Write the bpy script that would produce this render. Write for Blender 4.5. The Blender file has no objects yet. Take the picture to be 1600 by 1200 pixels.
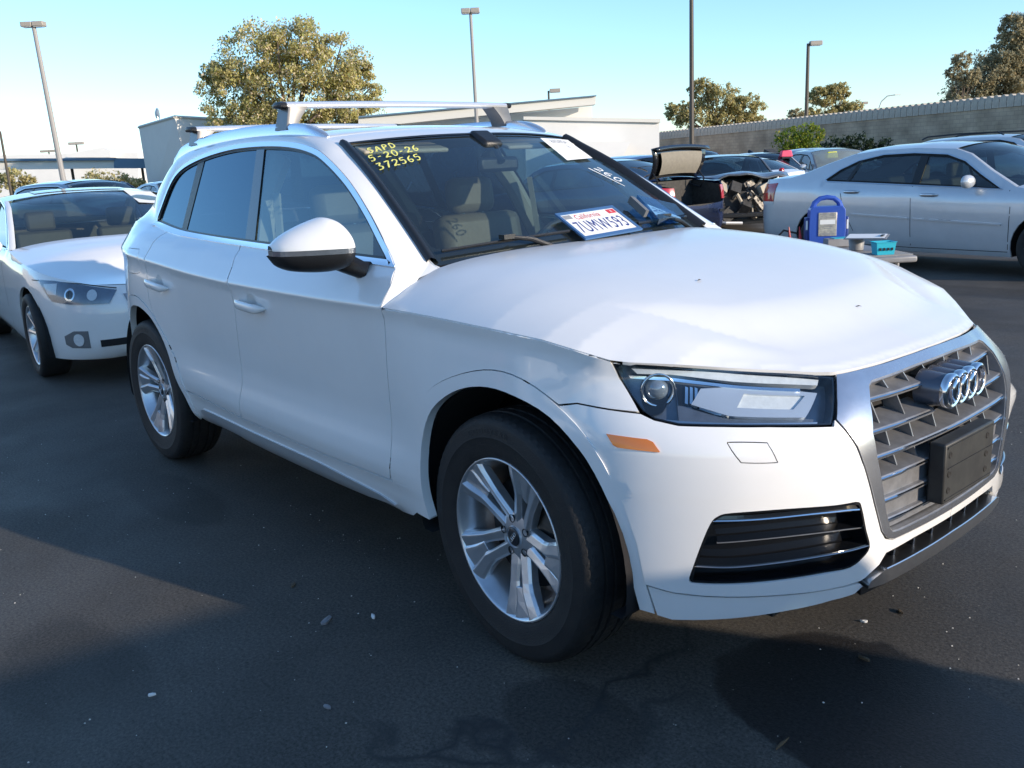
import bpy, bmesh, math, random
import numpy as np
from mathutils import Vector, Matrix
from mathutils.geometry import delaunay_2d_cdt
random.seed(7); RNG = np.random.default_rng(7)
R = math.radians
SC = bpy.context.scene
COL = SC.collection
# ---------------------------------------------------------------- camera
cam_d = bpy.data.cameras.new('camera'); cam = bpy.data.objects.new('camera', cam_d); COL.objects.link(cam)
SC.camera = cam
_yaw, _pit, _rol = R(139.768), R(-13.748), R(-2.960)
_f = Vector((math.cos(_pit)*math.cos(_yaw), math.cos(_pit)*math.sin(_yaw), math.sin(_pit)))
_r = Vector((math.sin(_yaw), -math.cos(_yaw), 0)); _u = _r.cross(_f)
_r2 = math.cos(_rol)*_r + math.sin(_rol)*_u; _u2 = -math.sin(_rol)*_r + math.cos(_rol)*_u
CAMP = Vector((1.8684, -2.4380, 1.4277))
cam.matrix_world = Matrix(((_r2.x, _u2.x, -_f.x, CAMP.x), (_r2.y, _u2.y, -_f.y, CAMP.y), (_r2.z, _u2.z, -_f.z, CAMP.z), (0, 0, 0, 1)))
cam_d.sensor_width = 36; cam_d.lens = 31.553; cam_d.clip_start = .05; cam_d.clip_end = 3000
# ---------------------------------------------------------------- sky and sun
SUN_AZ, SUN_EL = R(18.0), R(15.0)
SC.world = bpy.data.worlds.new('World'); SC.world.use_nodes = True
wn = SC.world.node_tree; wn.nodes.clear()
sky = wn.nodes.new('ShaderNodeTexSky'); sky.sky_type = 'NISHITA'; sky.sun_disc = False
sky.sun_elevation = SUN_EL; sky.sun_rotation = R(90) - SUN_AZ
sky.altitude = 0; sky.air_density = 1.0; sky.dust_density = .15; sky.ozone_density = 4.5
bg = wn.nodes.new('ShaderNodeBackground'); bg.inputs[1].default_value = .128
wo = wn.nodes.new('ShaderNodeOutputWorld')
hs = wn.nodes.new('ShaderNodeHueSaturation'); hs.inputs['Saturation'].default_value = .97; hs.inputs['Hue'].default_value = .497
wn.links.new(sky.outputs[0], hs.inputs['Color']); wn.links.new(hs.outputs[0], bg.inputs[0]); wn.links.new(bg.outputs[0], wo.inputs[0])
sun_d = bpy.data.lights.new('sun', 'SUN'); sun = bpy.data.objects.new('sun', sun_d); COL.objects.link(sun)
sun_d.energy = 2.6; sun_d.angle = R(.6); sun_d.color = (1, .84, .66)
SUND = Vector((math.cos(SUN_EL)*math.cos(SUN_AZ), math.cos(SUN_EL)*math.sin(SUN_AZ), math.sin(SUN_EL)))
sun.rotation_euler = SUND.to_track_quat('Z', 'Y').to_euler(); sun.location = (20, 0, 20)
SC.view_settings.view_transform = 'Standard'; SC.view_settings.look = 'None'
SC.view_settings.exposure = 1.18; SC.view_settings.gamma = 1; SC.view_settings.use_curve_mapping = False
SC.render.engine = 'CYCLES'
# ---------------------------------------------------------------- materials
MATS = {}
def newmat(name):
    m = bpy.data.materials.new(name); m.use_nodes = True; MATS[name] = m; return m
def pbr(name, col, rough=.5, metal=0, coat=0, coatr=.03, noise=0, nscale=8, bump=0, bscale=60, spec=.5, col2=None, dirt=None, rvar=0):
    """plain principled material with optional noise-mixed second colour and fine bump"""
    m = newmat(name); nt = m.node_tree; b = nt.nodes['Principled BSDF']
    b.inputs['Base Color'].default_value = (*col, 1); b.inputs['Roughness'].default_value = rough
    b.inputs['Metallic'].default_value = metal; b.inputs['Coat Weight'].default_value = coat
    b.inputs['Coat Roughness'].default_value = coatr; b.inputs['Specular IOR Level'].default_value = spec
    tc = nt.nodes.new('ShaderNodeTexCoord')
    if noise or col2:
        n = nt.nodes.new('ShaderNodeTexNoise'); n.inputs['Scale'].default_value = nscale; n.inputs['Detail'].default_value = 6
        n.inputs['Roughness'].default_value = .65
        nt.links.new(tc.outputs['Object'], n.inputs['Vector'])
        r = nt.nodes.new('ShaderNodeValToRGB'); nt.links.new(n.outputs[0], r.inputs[0])
        c2 = col2 or tuple(c*(1-noise) for c in col)
        r.color_ramp.elements[0].position = .38; r.color_ramp.elements[1].position = .66
        r.color_ramp.elements[0].color = (*c2, 1); r.color_ramp.elements[1].color = (*col, 1)
        nt.links.new(r.outputs[0], b.inputs['Base Color'])
        if rvar:
            mr = nt.nodes.new('ShaderNodeMapRange'); mr.inputs[3].default_value = rough; mr.inputs[4].default_value = rough+rvar
            nt.links.new(n.outputs[0], mr.inputs[0]); nt.links.new(mr.outputs[0], b.inputs['Roughness'])
    if bump:
        n2 = nt.nodes.new('ShaderNodeTexNoise'); n2.inputs['Scale'].default_value = bscale; n2.inputs['Detail'].default_value = 4
        nt.links.new(tc.outputs['Object'], n2.inputs['Vector'])
        bp = nt.nodes.new('ShaderNodeBump'); bp.inputs['Strength'].default_value = bump; bp.inputs['Distance'].default_value = .01
        nt.links.new(n2.outputs[0], bp.inputs['Height']); nt.links.new(bp.outputs[0], b.inputs['Normal'])
    return m
def glass(name, tint=(.75, .85, .82), ior=1.6, gloss=(1, 1, 1), haze=0, hazecol=(.5, .6, .6)):
    """thin pane: tinted see-through plus mirror reflection by Fresnel, and a little dust"""
    m = newmat(name); nt = m.node_tree; nt.nodes.clear()
    o = nt.nodes.new('ShaderNodeOutputMaterial'); tr = nt.nodes.new('ShaderNodeBsdfTransparent'); tr.inputs[0].default_value = (*tint, 1)
    gl = nt.nodes.new('ShaderNodeBsdfGlossy'); gl.inputs['Roughness'].default_value = .01; gl.inputs['Color'].default_value = (*gloss, 1)
    fr = nt.nodes.new('ShaderNodeFresnel'); fr.inputs[0].default_value = ior
    mx = nt.nodes.new('ShaderNodeMixShader')
    base = tr
    if haze:
        df = nt.nodes.new('ShaderNodeBsdfDiffuse'); df.inputs[0].default_value = (*hazecol, 1)
        m2 = nt.nodes.new('ShaderNodeMixShader'); m2.inputs[0].default_value = haze
        nt.links.new(tr.outputs[0], m2.inputs[1]); nt.links.new(df.outputs[0], m2.inputs[2]); base = m2
    ge = nt.nodes.new('ShaderNodeNewGeometry'); mr = nt.nodes.new('ShaderNodeMapRange'); mr.inputs[3].default_value = ior; mr.inputs[4].default_value = 1/ior
    nt.links.new(ge.outputs['Backfacing'], mr.inputs[0]); nt.links.new(mr.outputs[0], fr.inputs[0])
    nt.links.new(fr.outputs[0], mx.inputs[0]); nt.links.new(base.outputs[0], mx.inputs[1]); nt.links.new(gl.outputs[0], mx.inputs[2])
    nt.links.new(mx.outputs[0], o.inputs[0]); return m
pbr('white_paint', (.84, .84, .83), .32, coat=1, coatr=.02, noise=.035, nscale=3)
pbr('black_trim', (.012, .013, .015), .38, bump=.15, bscale=300)
pbr('gloss_black', (.008, .009, .011), .12, coat=.5)
pbr('rubber', (.018, .018, .02), .75, noise=.3, nscale=30, bump=.25, bscale=200)
pbr('seam_dark', (.006, .006, .007), .8)
pbr('chrome', (.80, .81, .83), .12, metal=1)
pbr('satin_metal', (.60, .61, .63), .28, metal=1, noise=.08, nscale=40)
pbr('rim_silver', (.62, .64, .67), .30, metal=.75, coat=.6, coatr=.1, noise=.08, nscale=30)
pbr('slat_grey', (.30, .305, .32), .34, metal=.5, noise=.25, nscale=25)
pbr('grey_plastic', (.16, .165, .17), .45, noise=.15, nscale=30)
pbr('bracket_black', (.012, .0125, .014), .42, col2=(.028, .029, .028), nscale=14, rvar=.2)
pbr('tan_leather', (.17, .135, .09), .55, noise=.12, nscale=12, bump=.1)
pbr('tan_trim', (.40, .35, .27), .7, noise=.1)
pbr('dash_dark', (.05, .048, .045), .65, noise=.2)
pbr('amber', (.75, .20, .01), .22, coat=1)
pbr('red_lens', (.42, .01, .012), .15, coat=1)
pbr('paper', (.80, .80, .78), .7, noise=.05, nscale=20)
pbr('lamp_housing', (.20, .225, .26), .25, metal=.6, noise=.2, nscale=20)
pbr('frosted_lens', (.70, .72, .72), .25, coat=.6, noise=.12, nscale=60)
pbr('disc_iron', (.07, .068, .065), .45, metal=.7, noise=.3, nscale=30)
pbr('plate_white', (.75, .75, .74), .4)
pbr('plate_blue', (.02, .04, .20), .45)
pbr('plate_red', (.55, .04, .05), .45)
pbr('marker_yellow', (.75, .72, .18), .7)
pbr('marker_white', (.8, .8, .78), .7)
pbr('ink_grey', (.25, .26, .28), .7)
pbr('bin_blue_dark', (.02, .05, .22), .45)
glass('windscreen_glass', (.58, .70, .72), 1.95, haze=.02, gloss=(.85, .95, 1))
glass('side_glass', (.36, .50, .54), 2.0, gloss=(.75, .92, 1))
glass('privacy_glass', (.02, .04, .07), 2.0, gloss=(.62, .84, 1))
glass('lens_glass', (.88, .92, .95), 1.5)
M = MATS
# ---------------------------------------------------------------- objects
def tag(o, label=None, cat=None, group=None, kind=None):
    if label: o['label'] = label
    if cat: o['category'] = cat
    if group: o['group'] = group
    if kind: o['kind'] = kind
    return o
def empty(name, loc=(0, 0, 0), rz=0, **k):
    o = bpy.data.objects.new(name, None); COL.objects.link(o); o.location = loc; o.rotation_euler = (0, 0, rz)
    o.empty_display_size = .3
    return tag(o, **k)
def link(name, me, mat, parent=None):
    o = bpy.data.objects.new(name, me); COL.objects.link(o)
    if mat is not None:
        for m in (mat if isinstance(mat, (list, tuple)) else [mat]): me.materials.append(M[m] if isinstance(m, str) else m)
    if parent: o.parent = parent
    return o
def mesh(name, V, Fs, mat, parent=None, smooth=True, normals=None, midx=None):
    me = bpy.data.meshes.new(name)
    me.from_pydata([tuple(map(float, v)) for v in V], [], [tuple(int(i) for i in f) for f in Fs])
    if smooth: me.polygons.foreach_set('use_smooth', [True]*len(me.polygons))
    if normals is not None: me.normals_split_custom_set_from_vertices([tuple(map(float, n)) for n in normals])
    if midx is not None: me.polygons.foreach_set('material_index', midx)
    me.update()
    return link(name, me, mat, parent)
def copy_tree(o, parent=None):
    c = o.copy(); COL.objects.link(c); c.parent = parent
    for ch in list(o.children): copy_tree(ch, c)
    return c
def mir(o):
    """the left-hand twin of a right-hand part"""
    c = o.copy(); COL.objects.link(c); c.scale = (1, -1, 1)
    for ch in list(o.children):
        d = ch.copy(); COL.objects.link(d); d.parent = c
    return c
def smoothed(P, it=1):
    return P
def gridmesh(name, P, mat, parent=None, closeu=False, closev=False, smooth=True, cap=False, flip=False):
    P = np.asarray(P, float); n, m = P.shape[:2]; F = []
    for i in range(n if closeu else n-1):
        for j in range(m if closev else m-1):
            a, b, c, d = i*m+j, i*m+(j+1) % m, ((i+1) % n)*m+(j+1) % m, ((i+1) % n)*m+j
            F.append((a, d, c, b) if flip else (a, b, c, d))
    if cap and closev:
        F.append(tuple(range(m))[::-1] if not flip else tuple(range(m))); k = (n-1)*m
        F.append(tuple(range(k, k+m)) if not flip else tuple(range(k, k+m))[::-1])
    o = mesh(name, P.reshape(-1, 3), F, mat, parent, smooth)
    return o
class MB:
    """collects simple solids into one mesh"""
    def __init__(s): s.v = []; s.f = []; s.m = []
    def add(s, V, F, mi=0):
        k = len(s.v); s.v += [tuple(map(float, v)) for v in V]; s.f += [tuple(i+k for i in f) for f in F]; s.m += [mi]*len(F); return s
    def box(s, c, d, rz=0, mi=0, rot=None, taper=1):
        x, y, z = (d[0]/2, d[1]/2, d[2]/2); V = []
        for sz in (-1, 1):
            t = taper if sz > 0 else 1
            for sx, sy in ((-1, -1), (1, -1), (1, 1), (-1, 1)): V.append(Vector((sx*x*t, sy*y*t, sz*z)))
        q = rot if rot is not None else Matrix.Rotation(rz, 3, 'Z')
        V = [q @ v + Vector(c) for v in V]
        return s.add(V, [(0, 3, 2, 1), (4, 5, 6, 7), (0, 1, 5, 4), (1, 2, 6, 5), (2, 3, 7, 6), (3, 0, 4, 7)], mi)
    def tube(s, path, r, n=10, mi=0, cap=True):
        P = [Vector(p) for p in path]; rr = r if isinstance(r, (list, tuple)) else [r]*len(P)
        V = []; F = []; up = None
        for i, p in enumerate(P):
            t = (P[min(i+1, len(P)-1)]-P[max(i-1, 0)]).normalized()
            if up is None: up = Vector((0, 0, 1)) if abs(t.z) < .9 else Vector((1, 0, 0))
            a = t.cross(up).normalized(); b = a.cross(t).normalized(); up = b
            for k in range(n):
                w = 2*math.pi*k/n; V.append(p+(a*math.cos(w)+b*math.sin(w))*rr[i])
        for i in range(len(P)-1):
            for k in range(n): F.append((i*n+k, i*n+(k+1) % n, (i+1)*n+(k+1) % n, (i+1)*n+k))
        if cap: F.append(tuple(range(n))[::-1]); F.append(tuple(range(len(V)-n, len(V))))
        return s.add(V, F, mi)
    def build(s, name, mat, parent=None, smooth=False, bevel=0):
        o = mesh(name, s.v, s.f, mat, parent, smooth, midx=s.m if isinstance(mat, (list, tuple)) else None)
        if bevel:
            md = o.modifiers.new('bevel', 'BEVEL'); md.width = bevel; md.segments = 2; md.limit_method = 'ANGLE'
            md.harden_normals = False
            o.data.polygons.foreach_set('use_smooth', [True]*len(o.data.polygons))
        if smooth or bevel: sharp(o.data)
        return o
def sharp(me, ang=35):
    """mark hard edges so smooth shading keeps them"""
    bm = bmesh.new(); bm.from_mesh(me)
    for e in bm.edges:
        e.smooth = not (len(e.link_faces) == 2 and e.calc_face_angle(0) > R(ang)) 
    bm.to_mesh(me); bm.free()
def lathe(name, prof, mat, parent=None, n=64, axis='y', closed=False, smooth=True, hard=None):
    """profile of (radius, along-axis) turned round an axis"""
    V = []; F = []; m = len(prof)
    for i in range(n):
        w = 2*math.pi*i/n
        for r, a in prof:
            p = (r*math.cos(w), a, r*math.sin(w)) if axis == 'y' else (r*math.cos(w), r*math.sin(w), a) if axis == 'z' else (a, r*math.cos(w), r*math.sin(w))
            V.append(p)
    for i in range(n):
        for j in range(m if closed else m-1):
            F.append((i*m+j, i*m+(j+1) % m, ((i+1) % n)*m+(j+1) % m, ((i+1) % n)*m+j))
    o = mesh(name, V, F, mat, parent, smooth)
    bm = bmesh.new(); bm.from_mesh(o.data); bmesh.ops.recalc_face_normals(bm, faces=bm.faces); bm.to_mesh(o.data); bm.free()
    if hard: sharp(o.data, hard)
    return o
def fixn(o, ang=None):
    bm = bmesh.new(); bm.from_mesh(o.data); bmesh.ops.recalc_face_normals(bm, faces=bm.faces); bm.to_mesh(o.data); bm.free()
    if ang: sharp(o.data, ang)
    return o
# ---------------------------------------------------------------- surface panels
def pip(pts, poly):
    x, y = pts[:, 0], pts[:, 1]; ins = np.zeros(len(pts), bool); n = len(poly)
    for i in range(n):
        x1, y1 = poly[i]; x2, y2 = poly[(i+1) % n]
        c = ((y1 > y) != (y2 > y)); t = (y-y1)/((y2-y1) if y2 != y1 else 1e-12)
        ins ^= c & (x < x1+t*(x2-x1))
    return ins
def pdist(pts, poly):
    d = np.full(len(pts), 1e9); n = len(poly)
    for i in range(n):
        a = poly[i]; b = poly[(i+1) % n]; ab = b-a; L = ab@ab+1e-15
        t = np.clip(((pts-a)@ab)/L, 0, 1); q = a+t[:, None]*ab
        d = np.minimum(d, np.linalg.norm(pts-q, axis=1))
    return d
def area2(p): x, y = p[:, 0], p[:, 1]; return .5*np.sum(x*np.roll(y, -1)-np.roll(x, -1)*y)
def inset(poly, g):
    p = np.array(poly, float); s = np.sign(area2(p)); n = len(p); out = []
    for i in range(n):
        a, b, c = p[i-1], p[i], p[(i+1) % n]
        e1 = (b-a)/(np.linalg.norm(b-a)+1e-12); e2 = (c-b)/(np.linalg.norm(c-b)+1e-12)
        n1 = np.array([-e1[1], e1[0]])*s; n2 = np.array([-e2[1], e2[0]])*s
        m = n1+n2; L = np.linalg.norm(m)
        m = n1 if L < .3 else m/L/max(.45, (n1@m/L))
        out.append(b+m*g)
    return np.array(out)
def resamp(poly, step, closed=True):
    p = np.array(poly, float); out = []; n = len(p)
    for i in range(n if closed else n-1):
        a, b = p[i], p[(i+1) % n]; k = max(1, int(math.ceil(np.linalg.norm(b-a)/step)))
        for j in range(k): out.append(a+(b-a)*j/k)
    if not closed: out.append(p[-1])
    return np.array(out)
def fdn(fn, uv, ref=None):
    e = 1.2e-3; u = uv.copy(); a = u+[e, 0]; b = u-[e, 0]; c = u+[0, e]; d = u-[0, e]
    n = np.cross(fn(a)-fn(b), fn(c)-fn(d)); n /= np.linalg.norm(n, axis=1)[:, None]+1e-12
    return n
def panel(name, poly, fn, mat, parent, step=.03, gap=.0025, ret=.012, holes=(), off=0, out=None, hgap=0, relief=None, lines=()):
    """sheet-metal panel: a polygon in the surface's own parameters, laid on fn, with folded-in edges"""
    P0 = inset(poly, gap) if gap else np.array(poly, float)
    P0 = resamp(P0, step); H = [resamp(inset(h, -(gap if hgap is None else hgap)) if (gap or hgap) else np.array(h, float), step) for h in holes]
    lo, hi = P0.min(0), P0.max(0)
    gx, gy = np.meshgrid(np.arange(lo[0]+step/2, hi[0], step), np.arange(lo[1]+step/2, hi[1], step))
    g = np.stack([gx.ravel(), gy.ravel()], 1)
    if len(g):
        g = g + ((np.floor((g[:, 1]-lo[1])/step) % 2)*step*.5)[:, None]*[1, 0]
        k = pip(g, P0) & (pdist(g, P0) > step*.42)
        for h in H: k &= ~pip(g, h) & (pdist(g, h) > step*.42)
        g = g[k]
    LN = []; LE = []; base = len(P0)+sum(len(h) for h in H)
    for ln in lines:
        q = resamp(ln, step*.8, closed=False); ok = pip(q, P0) & (pdist(q, P0) > step*.25)
        for h in H: ok &= ~pip(q, h) & (pdist(q, h) > step*.25)
        ids = []
        for i_, (pt, o_) in enumerate(zip(q, ok)):
            if o_:
                LN.append(pt)
                if ids and ids[-1] == i_-1: LE.append((base+len(LN)-2, base+len(LN)-1))
                ids.append(i_)
    if LN:
        LNa = np.array(LN)
        if len(g):
            dm = np.min(np.linalg.norm(g[:, None, :]-LNa[None], axis=2), axis=1); g = g[dm > step*.4]
    pts = [P0]+H+([np.array(LN)] if LN else [])+([g] if len(g) else [])
    allp = np.concatenate(pts); E = []; k = 0; loops = []
    for lp in [P0]+H:
        n = len(lp); E += [(k+i, k+(i+1) % n) for i in range(n)]; loops.append((k, n)); k += n
    E += LE
    r = delaunay_2d_cdt([Vector(p) for p in allp], E, [], 0, 1e-7)
    uv = np.array([tuple(v) for v in r[0]]); tri = [t for t in r[2]]
    cen = np.array([uv[list(t)].mean(0) for t in tri])
    keep = pip(cen, P0)
    for h in H: keep &= ~pip(cen, h)
    tri = [t for t, q in zip(tri, keep) if q]
    S = fn(uv); N = fdn(fn, uv)
    if out is None: out = lambda p: p-np.stack([np.clip(p[:, 0], -3.0, .2), 0*p[:, 1], np.clip(p[:, 2], .6, .9)], 1)
    sg = np.sign(np.sum(N*out(S), 1)); med = 1 if np.sum(sg) >= 0 else -1
    N = N*med
    S = S+N*off
    if relief is not None: S = S+N*relief(uv)[:, None]
    # triangle orientation
    t0 = np.array(tri)
    tn = np.cross(S[t0[:, 1]]-S[t0[:, 0]], S[t0[:, 2]]-S[t0[:, 0]])
    fl = np.sum(tn*N[t0[:, 0]], 1) < 0
    F = [tuple(t[::-1]) if q else tuple(t) for t, q in zip(tri, fl)]
    V = [*S]; NN = [*N]
    if ret:
        cnt = {}
        for t in F:
            for a, b in ((t[0], t[1]), (t[1], t[2]), (t[2], t[0])):
                cnt[(a, b)] = 1
        be = [(a, b) for (a, b) in cnt if (b, a) not in cnt]
        idx = {}
        for a, b in be:
            e = S[b]-S[a]; sn = np.cross(e, N[a]); sn /= np.linalg.norm(sn)+1e-12
            for q in (a, b): idx.setdefault(q, []).append(sn)
        nid = {}
        for q, sns in idx.items():
            sn = np.mean(sns, 0); sn /= np.linalg.norm(sn)+1e-12
            nid[q] = len(V); V.append(S[q]); NN.append(sn); V.append(S[q]-N[q]*ret); NN.append(sn)
        for a, b in be: F.append((nid[b], nid[a], nid[a]+1, nid[b]+1))
    return mesh(name, V, F, mat, parent, True, NN)
def text_geo(body, size=1, spacing=1, font=None, bold=0):
    c = bpy.data.curves.new('t', 'FONT'); c.body = body; c.size = size; c.space_character = spacing; c.offset = bold; c.resolution_u = 3
    o = bpy.data.objects.new('t', c); COL.objects.link(o); dg = bpy.context.evaluated_depsgraph_get()
    me = o.evaluated_get(dg).to_mesh(); V = np.array([v.co[:] for v in me.vertices]) if len(me.vertices) else np.zeros((0, 3)); F = [tuple(p.vertices) for p in me.polygons]
    o.evaluated_get(dg).to_mesh_clear(); bpy.data.objects.remove(o); bpy.data.curves.remove(c)
    return V, F
GL = {'0': [[(0, .5), (.15, .9), (.4, 1), (.6, .7), (.6, .3), (.4, 0), (.15, .05), (0, .5)]], '2': [[(0, .8), (.25, 1), (.55, .85), (.5, .55), (0, .05), (.25, .08), (.65, 0)]],
 '3': [[(0, .95), (.5, 1), (.25, .6), (.55, .4), (.45, .08), (0, .02)]], '5': [[(.6, 1), (.12, .95), (.08, .58), (.45, .6), (.55, .3), (.35, .02), (0, .06)]],
 '6': [[(.5, 1), (.15, .7), (.02, .3), (.2, 0), (.5, .1), (.5, .38), (.1, .4)]], '7': [[(0, .95), (.55, 1), (.4, .6), (.2, 0)]], 'S': [[(.6, .9), (.3, 1), (.08, .78), (.5, .4), (.35, .02), (0, .1)]],
 'A': [[(0, 0), (.3, 1), (.6, 0)], [(.12, .4), (.5, .42)]], 'P': [[(.05, 0), (.1, 1), (.5, .9), (.5, .6), (.12, .5)]], 'D': [[(.05, 0), (.08, 1), (.5, .8), (.55, .25), (.05, 0)]], '-': [[(.05, .45), (.45, .48)]],
 '4': [[(.35, 1), (0, .4), (.6, .42)], [(.45, .7), (.42, 0)]], '1': [[(.2, 1), (.22, 0)]], '8': [[(.5, .9), (.2, 1), (.1, .75), (.5, .35), (.4, .02), (.1, .1), (.1, .35), (.5, .7), (.5, .9)]], ' ': [], '_': [[(-.1, -.1), (.9, -.05)]]}
def scribble(name, lines, fn, mat, parent, w=.0035, sp=.78):
    """hand-drawn marker strokes laid on a surface fn(u, v); lines = (text, u0, v0, height, du)"""
    mb = MB()
    for text, u0, v0, h, slope in lines:
        cu = u0
        for ch in text:
            for st in GL.get(ch, []):
                Q = crom([(cu+a*h+b*h*.12, v0+b*h+(cu-u0+a*h)*slope) for a, b in st], 5)
                P3 = fn(Q)
                nn = fdn(fn, Q)
                for i in range(len(Q)):
                    pass
                t = np.gradient(P3, axis=0); sd = np.cross(t, nn); sd /= np.linalg.norm(sd, axis=1)[:, None]+1e-9
                ww = w*(.7+.5*np.abs(np.sin(np.arange(len(Q))*.35+len(mb.v))))[:, None]
                A = P3+sd*ww; B = P3-sd*ww; V = []
                for a, b in zip(A, B): V += [a, b]
                mb.add(V, [(2*i, 2*i+1, 2*i+3, 2*i+2) for i in range(len(A)-1)])
            cu += h*sp
    return mb.build(name, mat, parent)
pbr('hood_paint', (.80, .80, .79), .38, coat=.8, coatr=.16, noise=.03, nscale=5)
pbr('sill_silver', (.55, .56, .57), .35, metal=.5)
pbr('satin_frame', (.50, .52, .56), .24, metal=.9, noise=.06, nscale=60)
pbr('rail_silver', (.72, .75, .80), .22, metal=.85)
pbr('bar_aluminium', (.80, .80, .80), .30, metal=.7)
pbr('foot_plastic', (.12, .12, .125), .34, coat=.3, noise=.2, nscale=25)
pbr('slat_blue', (.14, .15, .18), .25, metal=.6)
pbr('liner_black', (.010, .010, .012), .9, noise=.4, nscale=12)
pbr('tyre_rubber', (.009, .009, .010), .68, col2=(.016, .0155, .015), nscale=18, bump=.2, bscale=250)
pbr('tyre_letter', (.035, .034, .034), .6)
pbr('badge_dark', (.05, .055, .065), .3, metal=.6)
pbr('projector_glass', (.22, .26, .30), .06, coat=1, metal=.3)
pbr('lamp_silver', (.62, .66, .70), .22, metal=.5, coat=.5)
pbr('lexus_paint', (.80, .79, .77), .3, coat=1, coatr=.03, noise=.03, nscale=4)
pbr('silver_paint', (.62, .64, .66), .30, metal=.35, coat=1, coatr=.03, noise=.06, nscale=5)
pbr('navy_paint', (.012, .022, .075), .25, metal=.2, coat=1, coatr=.03)
pbr('blue_paint', (.02, .05, .20), .25, metal=.2, coat=1, coatr=.03)
pbr('maroon_paint', (.16, .04, .05), .25, metal=.3, coat=1, coatr=.03)
pbr('black_paint', (.010, .011, .013), .22, coat=1, coatr=.03)
pbr('grey_paint', (.16, .165, .17), .28, metal=.5, coat=1, coatr=.05)
pbr('engine_metal', (.30, .28, .25), .5, metal=.5, col2=(.06, .055, .05), nscale=25, bump=.4, bscale=60)
pbr('engine_dark', (.05, .048, .045), .7, noise=.5, nscale=20)
pbr('trunk_lining', (.24, .22, .18), .9, noise=.15, nscale=20, bump=.2)
glass('car_glass', (.42, .50, .48), 1.75)
glass('dim_glass', (.20, .27, .29), 1.8)
glass('shattered_glass', (.55, .62, .58), 1.6, haze=.35, hazecol=(.55, .62, .58))
glass('dark_car_glass', (.10, .12, .13), 1.8)
pbr('stucco_grey', (.70, .67, .63), .85, noise=.06, nscale=.6, bump=.1)
pbr('stucco_white', (.72, .71, .68), .8, noise=.05, nscale=.5)
pbr('fascia_cream', (.62, .60, .54), .7)
pbr('canopy_blue', (.10, .17, .24), .6)
pbr('pole_brown', (.07, .058, .045), .55, noise=.2)
pbr('pole_grey', (.30, .29, .28), .5)
pbr('lamp_head', (.34, .31, .27), .5)
pbr('bark', (.16, .12, .09), .9, noise=.4, nscale=6)
pbr('wire', (.62, .60, .56), .4, metal=.7)
pbr('cap_block', (.52, .47, .40), .9, noise=.2, nscale=5)
pbr('starter_blue', (.03, .09, .42), .4, coat=.3)
pbr('basket_blue', (.02, .42, .55), .45)
pbr('cart_grey', (.25, .25, .26), .5, noise=.2)
pbr('clamp_red', (.42, .03, .04), .4)
pbr('cable_black', (.012, .012, .012), .5)
pbr('marker_pink', (.80, .08, .16), .6)
pbr('marker_yellow_box', (.85, .80, .02), .6)
pbr('label_foil', (.62, .58, .48), .3, metal=.3, col2=(.35, .33, .3), nscale=30)
pbr('litter_white', (.7, .7, .68), .7)
pbr('leaf_dry', (.10, .07, .04), .8)
def leafmat(name, cols, scale=1.2, trans=.45):
    m = newmat(name); nt = m.node_tree; nt.nodes.clear(); o = nt.nodes.new('ShaderNodeOutputMaterial')
    tc = nt.nodes.new('ShaderNodeNewGeometry'); rp = nt.nodes.new('ShaderNodeValToRGB'); rp.color_ramp.interpolation = 'CONSTANT' if 0 else 'LINEAR'
    nt.links.new(tc.outputs['Random Per Island'], rp.inputs[0]); e = rp.color_ramp.elements
    for i, c in enumerate(cols):
        p = i/(len(cols)-1)
        if i == 0: q = e[0]; q.position = 0
        elif i == len(cols)-1: q = e[-1]; q.position = 1
        else: q = e.new(p)
        q.color = (*c, 1)
    d = nt.nodes.new('ShaderNodeBsdfDiffuse'); t = nt.nodes.new('ShaderNodeBsdfTranslucent'); mx = nt.nodes.new('ShaderNodeMixShader'); mx.inputs[0].default_value = trans
    gm = nt.nodes.new('ShaderNodeGamma'); gm.inputs[1].default_value = .78; nt.links.new(rp.outputs[0], gm.inputs[0]); rp = gm
    nt.links.new(rp.outputs[0], d.inputs[0]); nt.links.new(rp.outputs[0], t.inputs[0]); nt.links.new(d.outputs[0], mx.inputs[1]); nt.links.new(t.outputs[0], mx.inputs[2]); nt.links.new(mx.outputs[0], o.inputs[0])
leafmat('leaf_gold', [(.28, .30, .09), (.46, .43, .12), (.60, .48, .18), (.40, .40, .12), (.88, .70, .52), (.36, .36, .16), (.56, .50, .15)])
leafmat('leaf_olive', [(.27, .27, .10), (.40, .37, .14), (.56, .44, .17), (.34, .33, .14), (.66, .52, .28)])
leafmat('leaf_grey', [(.19, .19, .12), (.30, .27, .15), (.42, .33, .17), (.24, .24, .15), (.54, .43, .24)])
leafmat('leaf_lime', [(.05, .11, .012), (.12, .20, .02), (.22, .28, .03), (.08, .15, .02), (.36, .30, .02)])
leafmat('leaf_dark', [(.010, .022, .012), (.02, .035, .018), (.03, .045, .02)])
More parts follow.
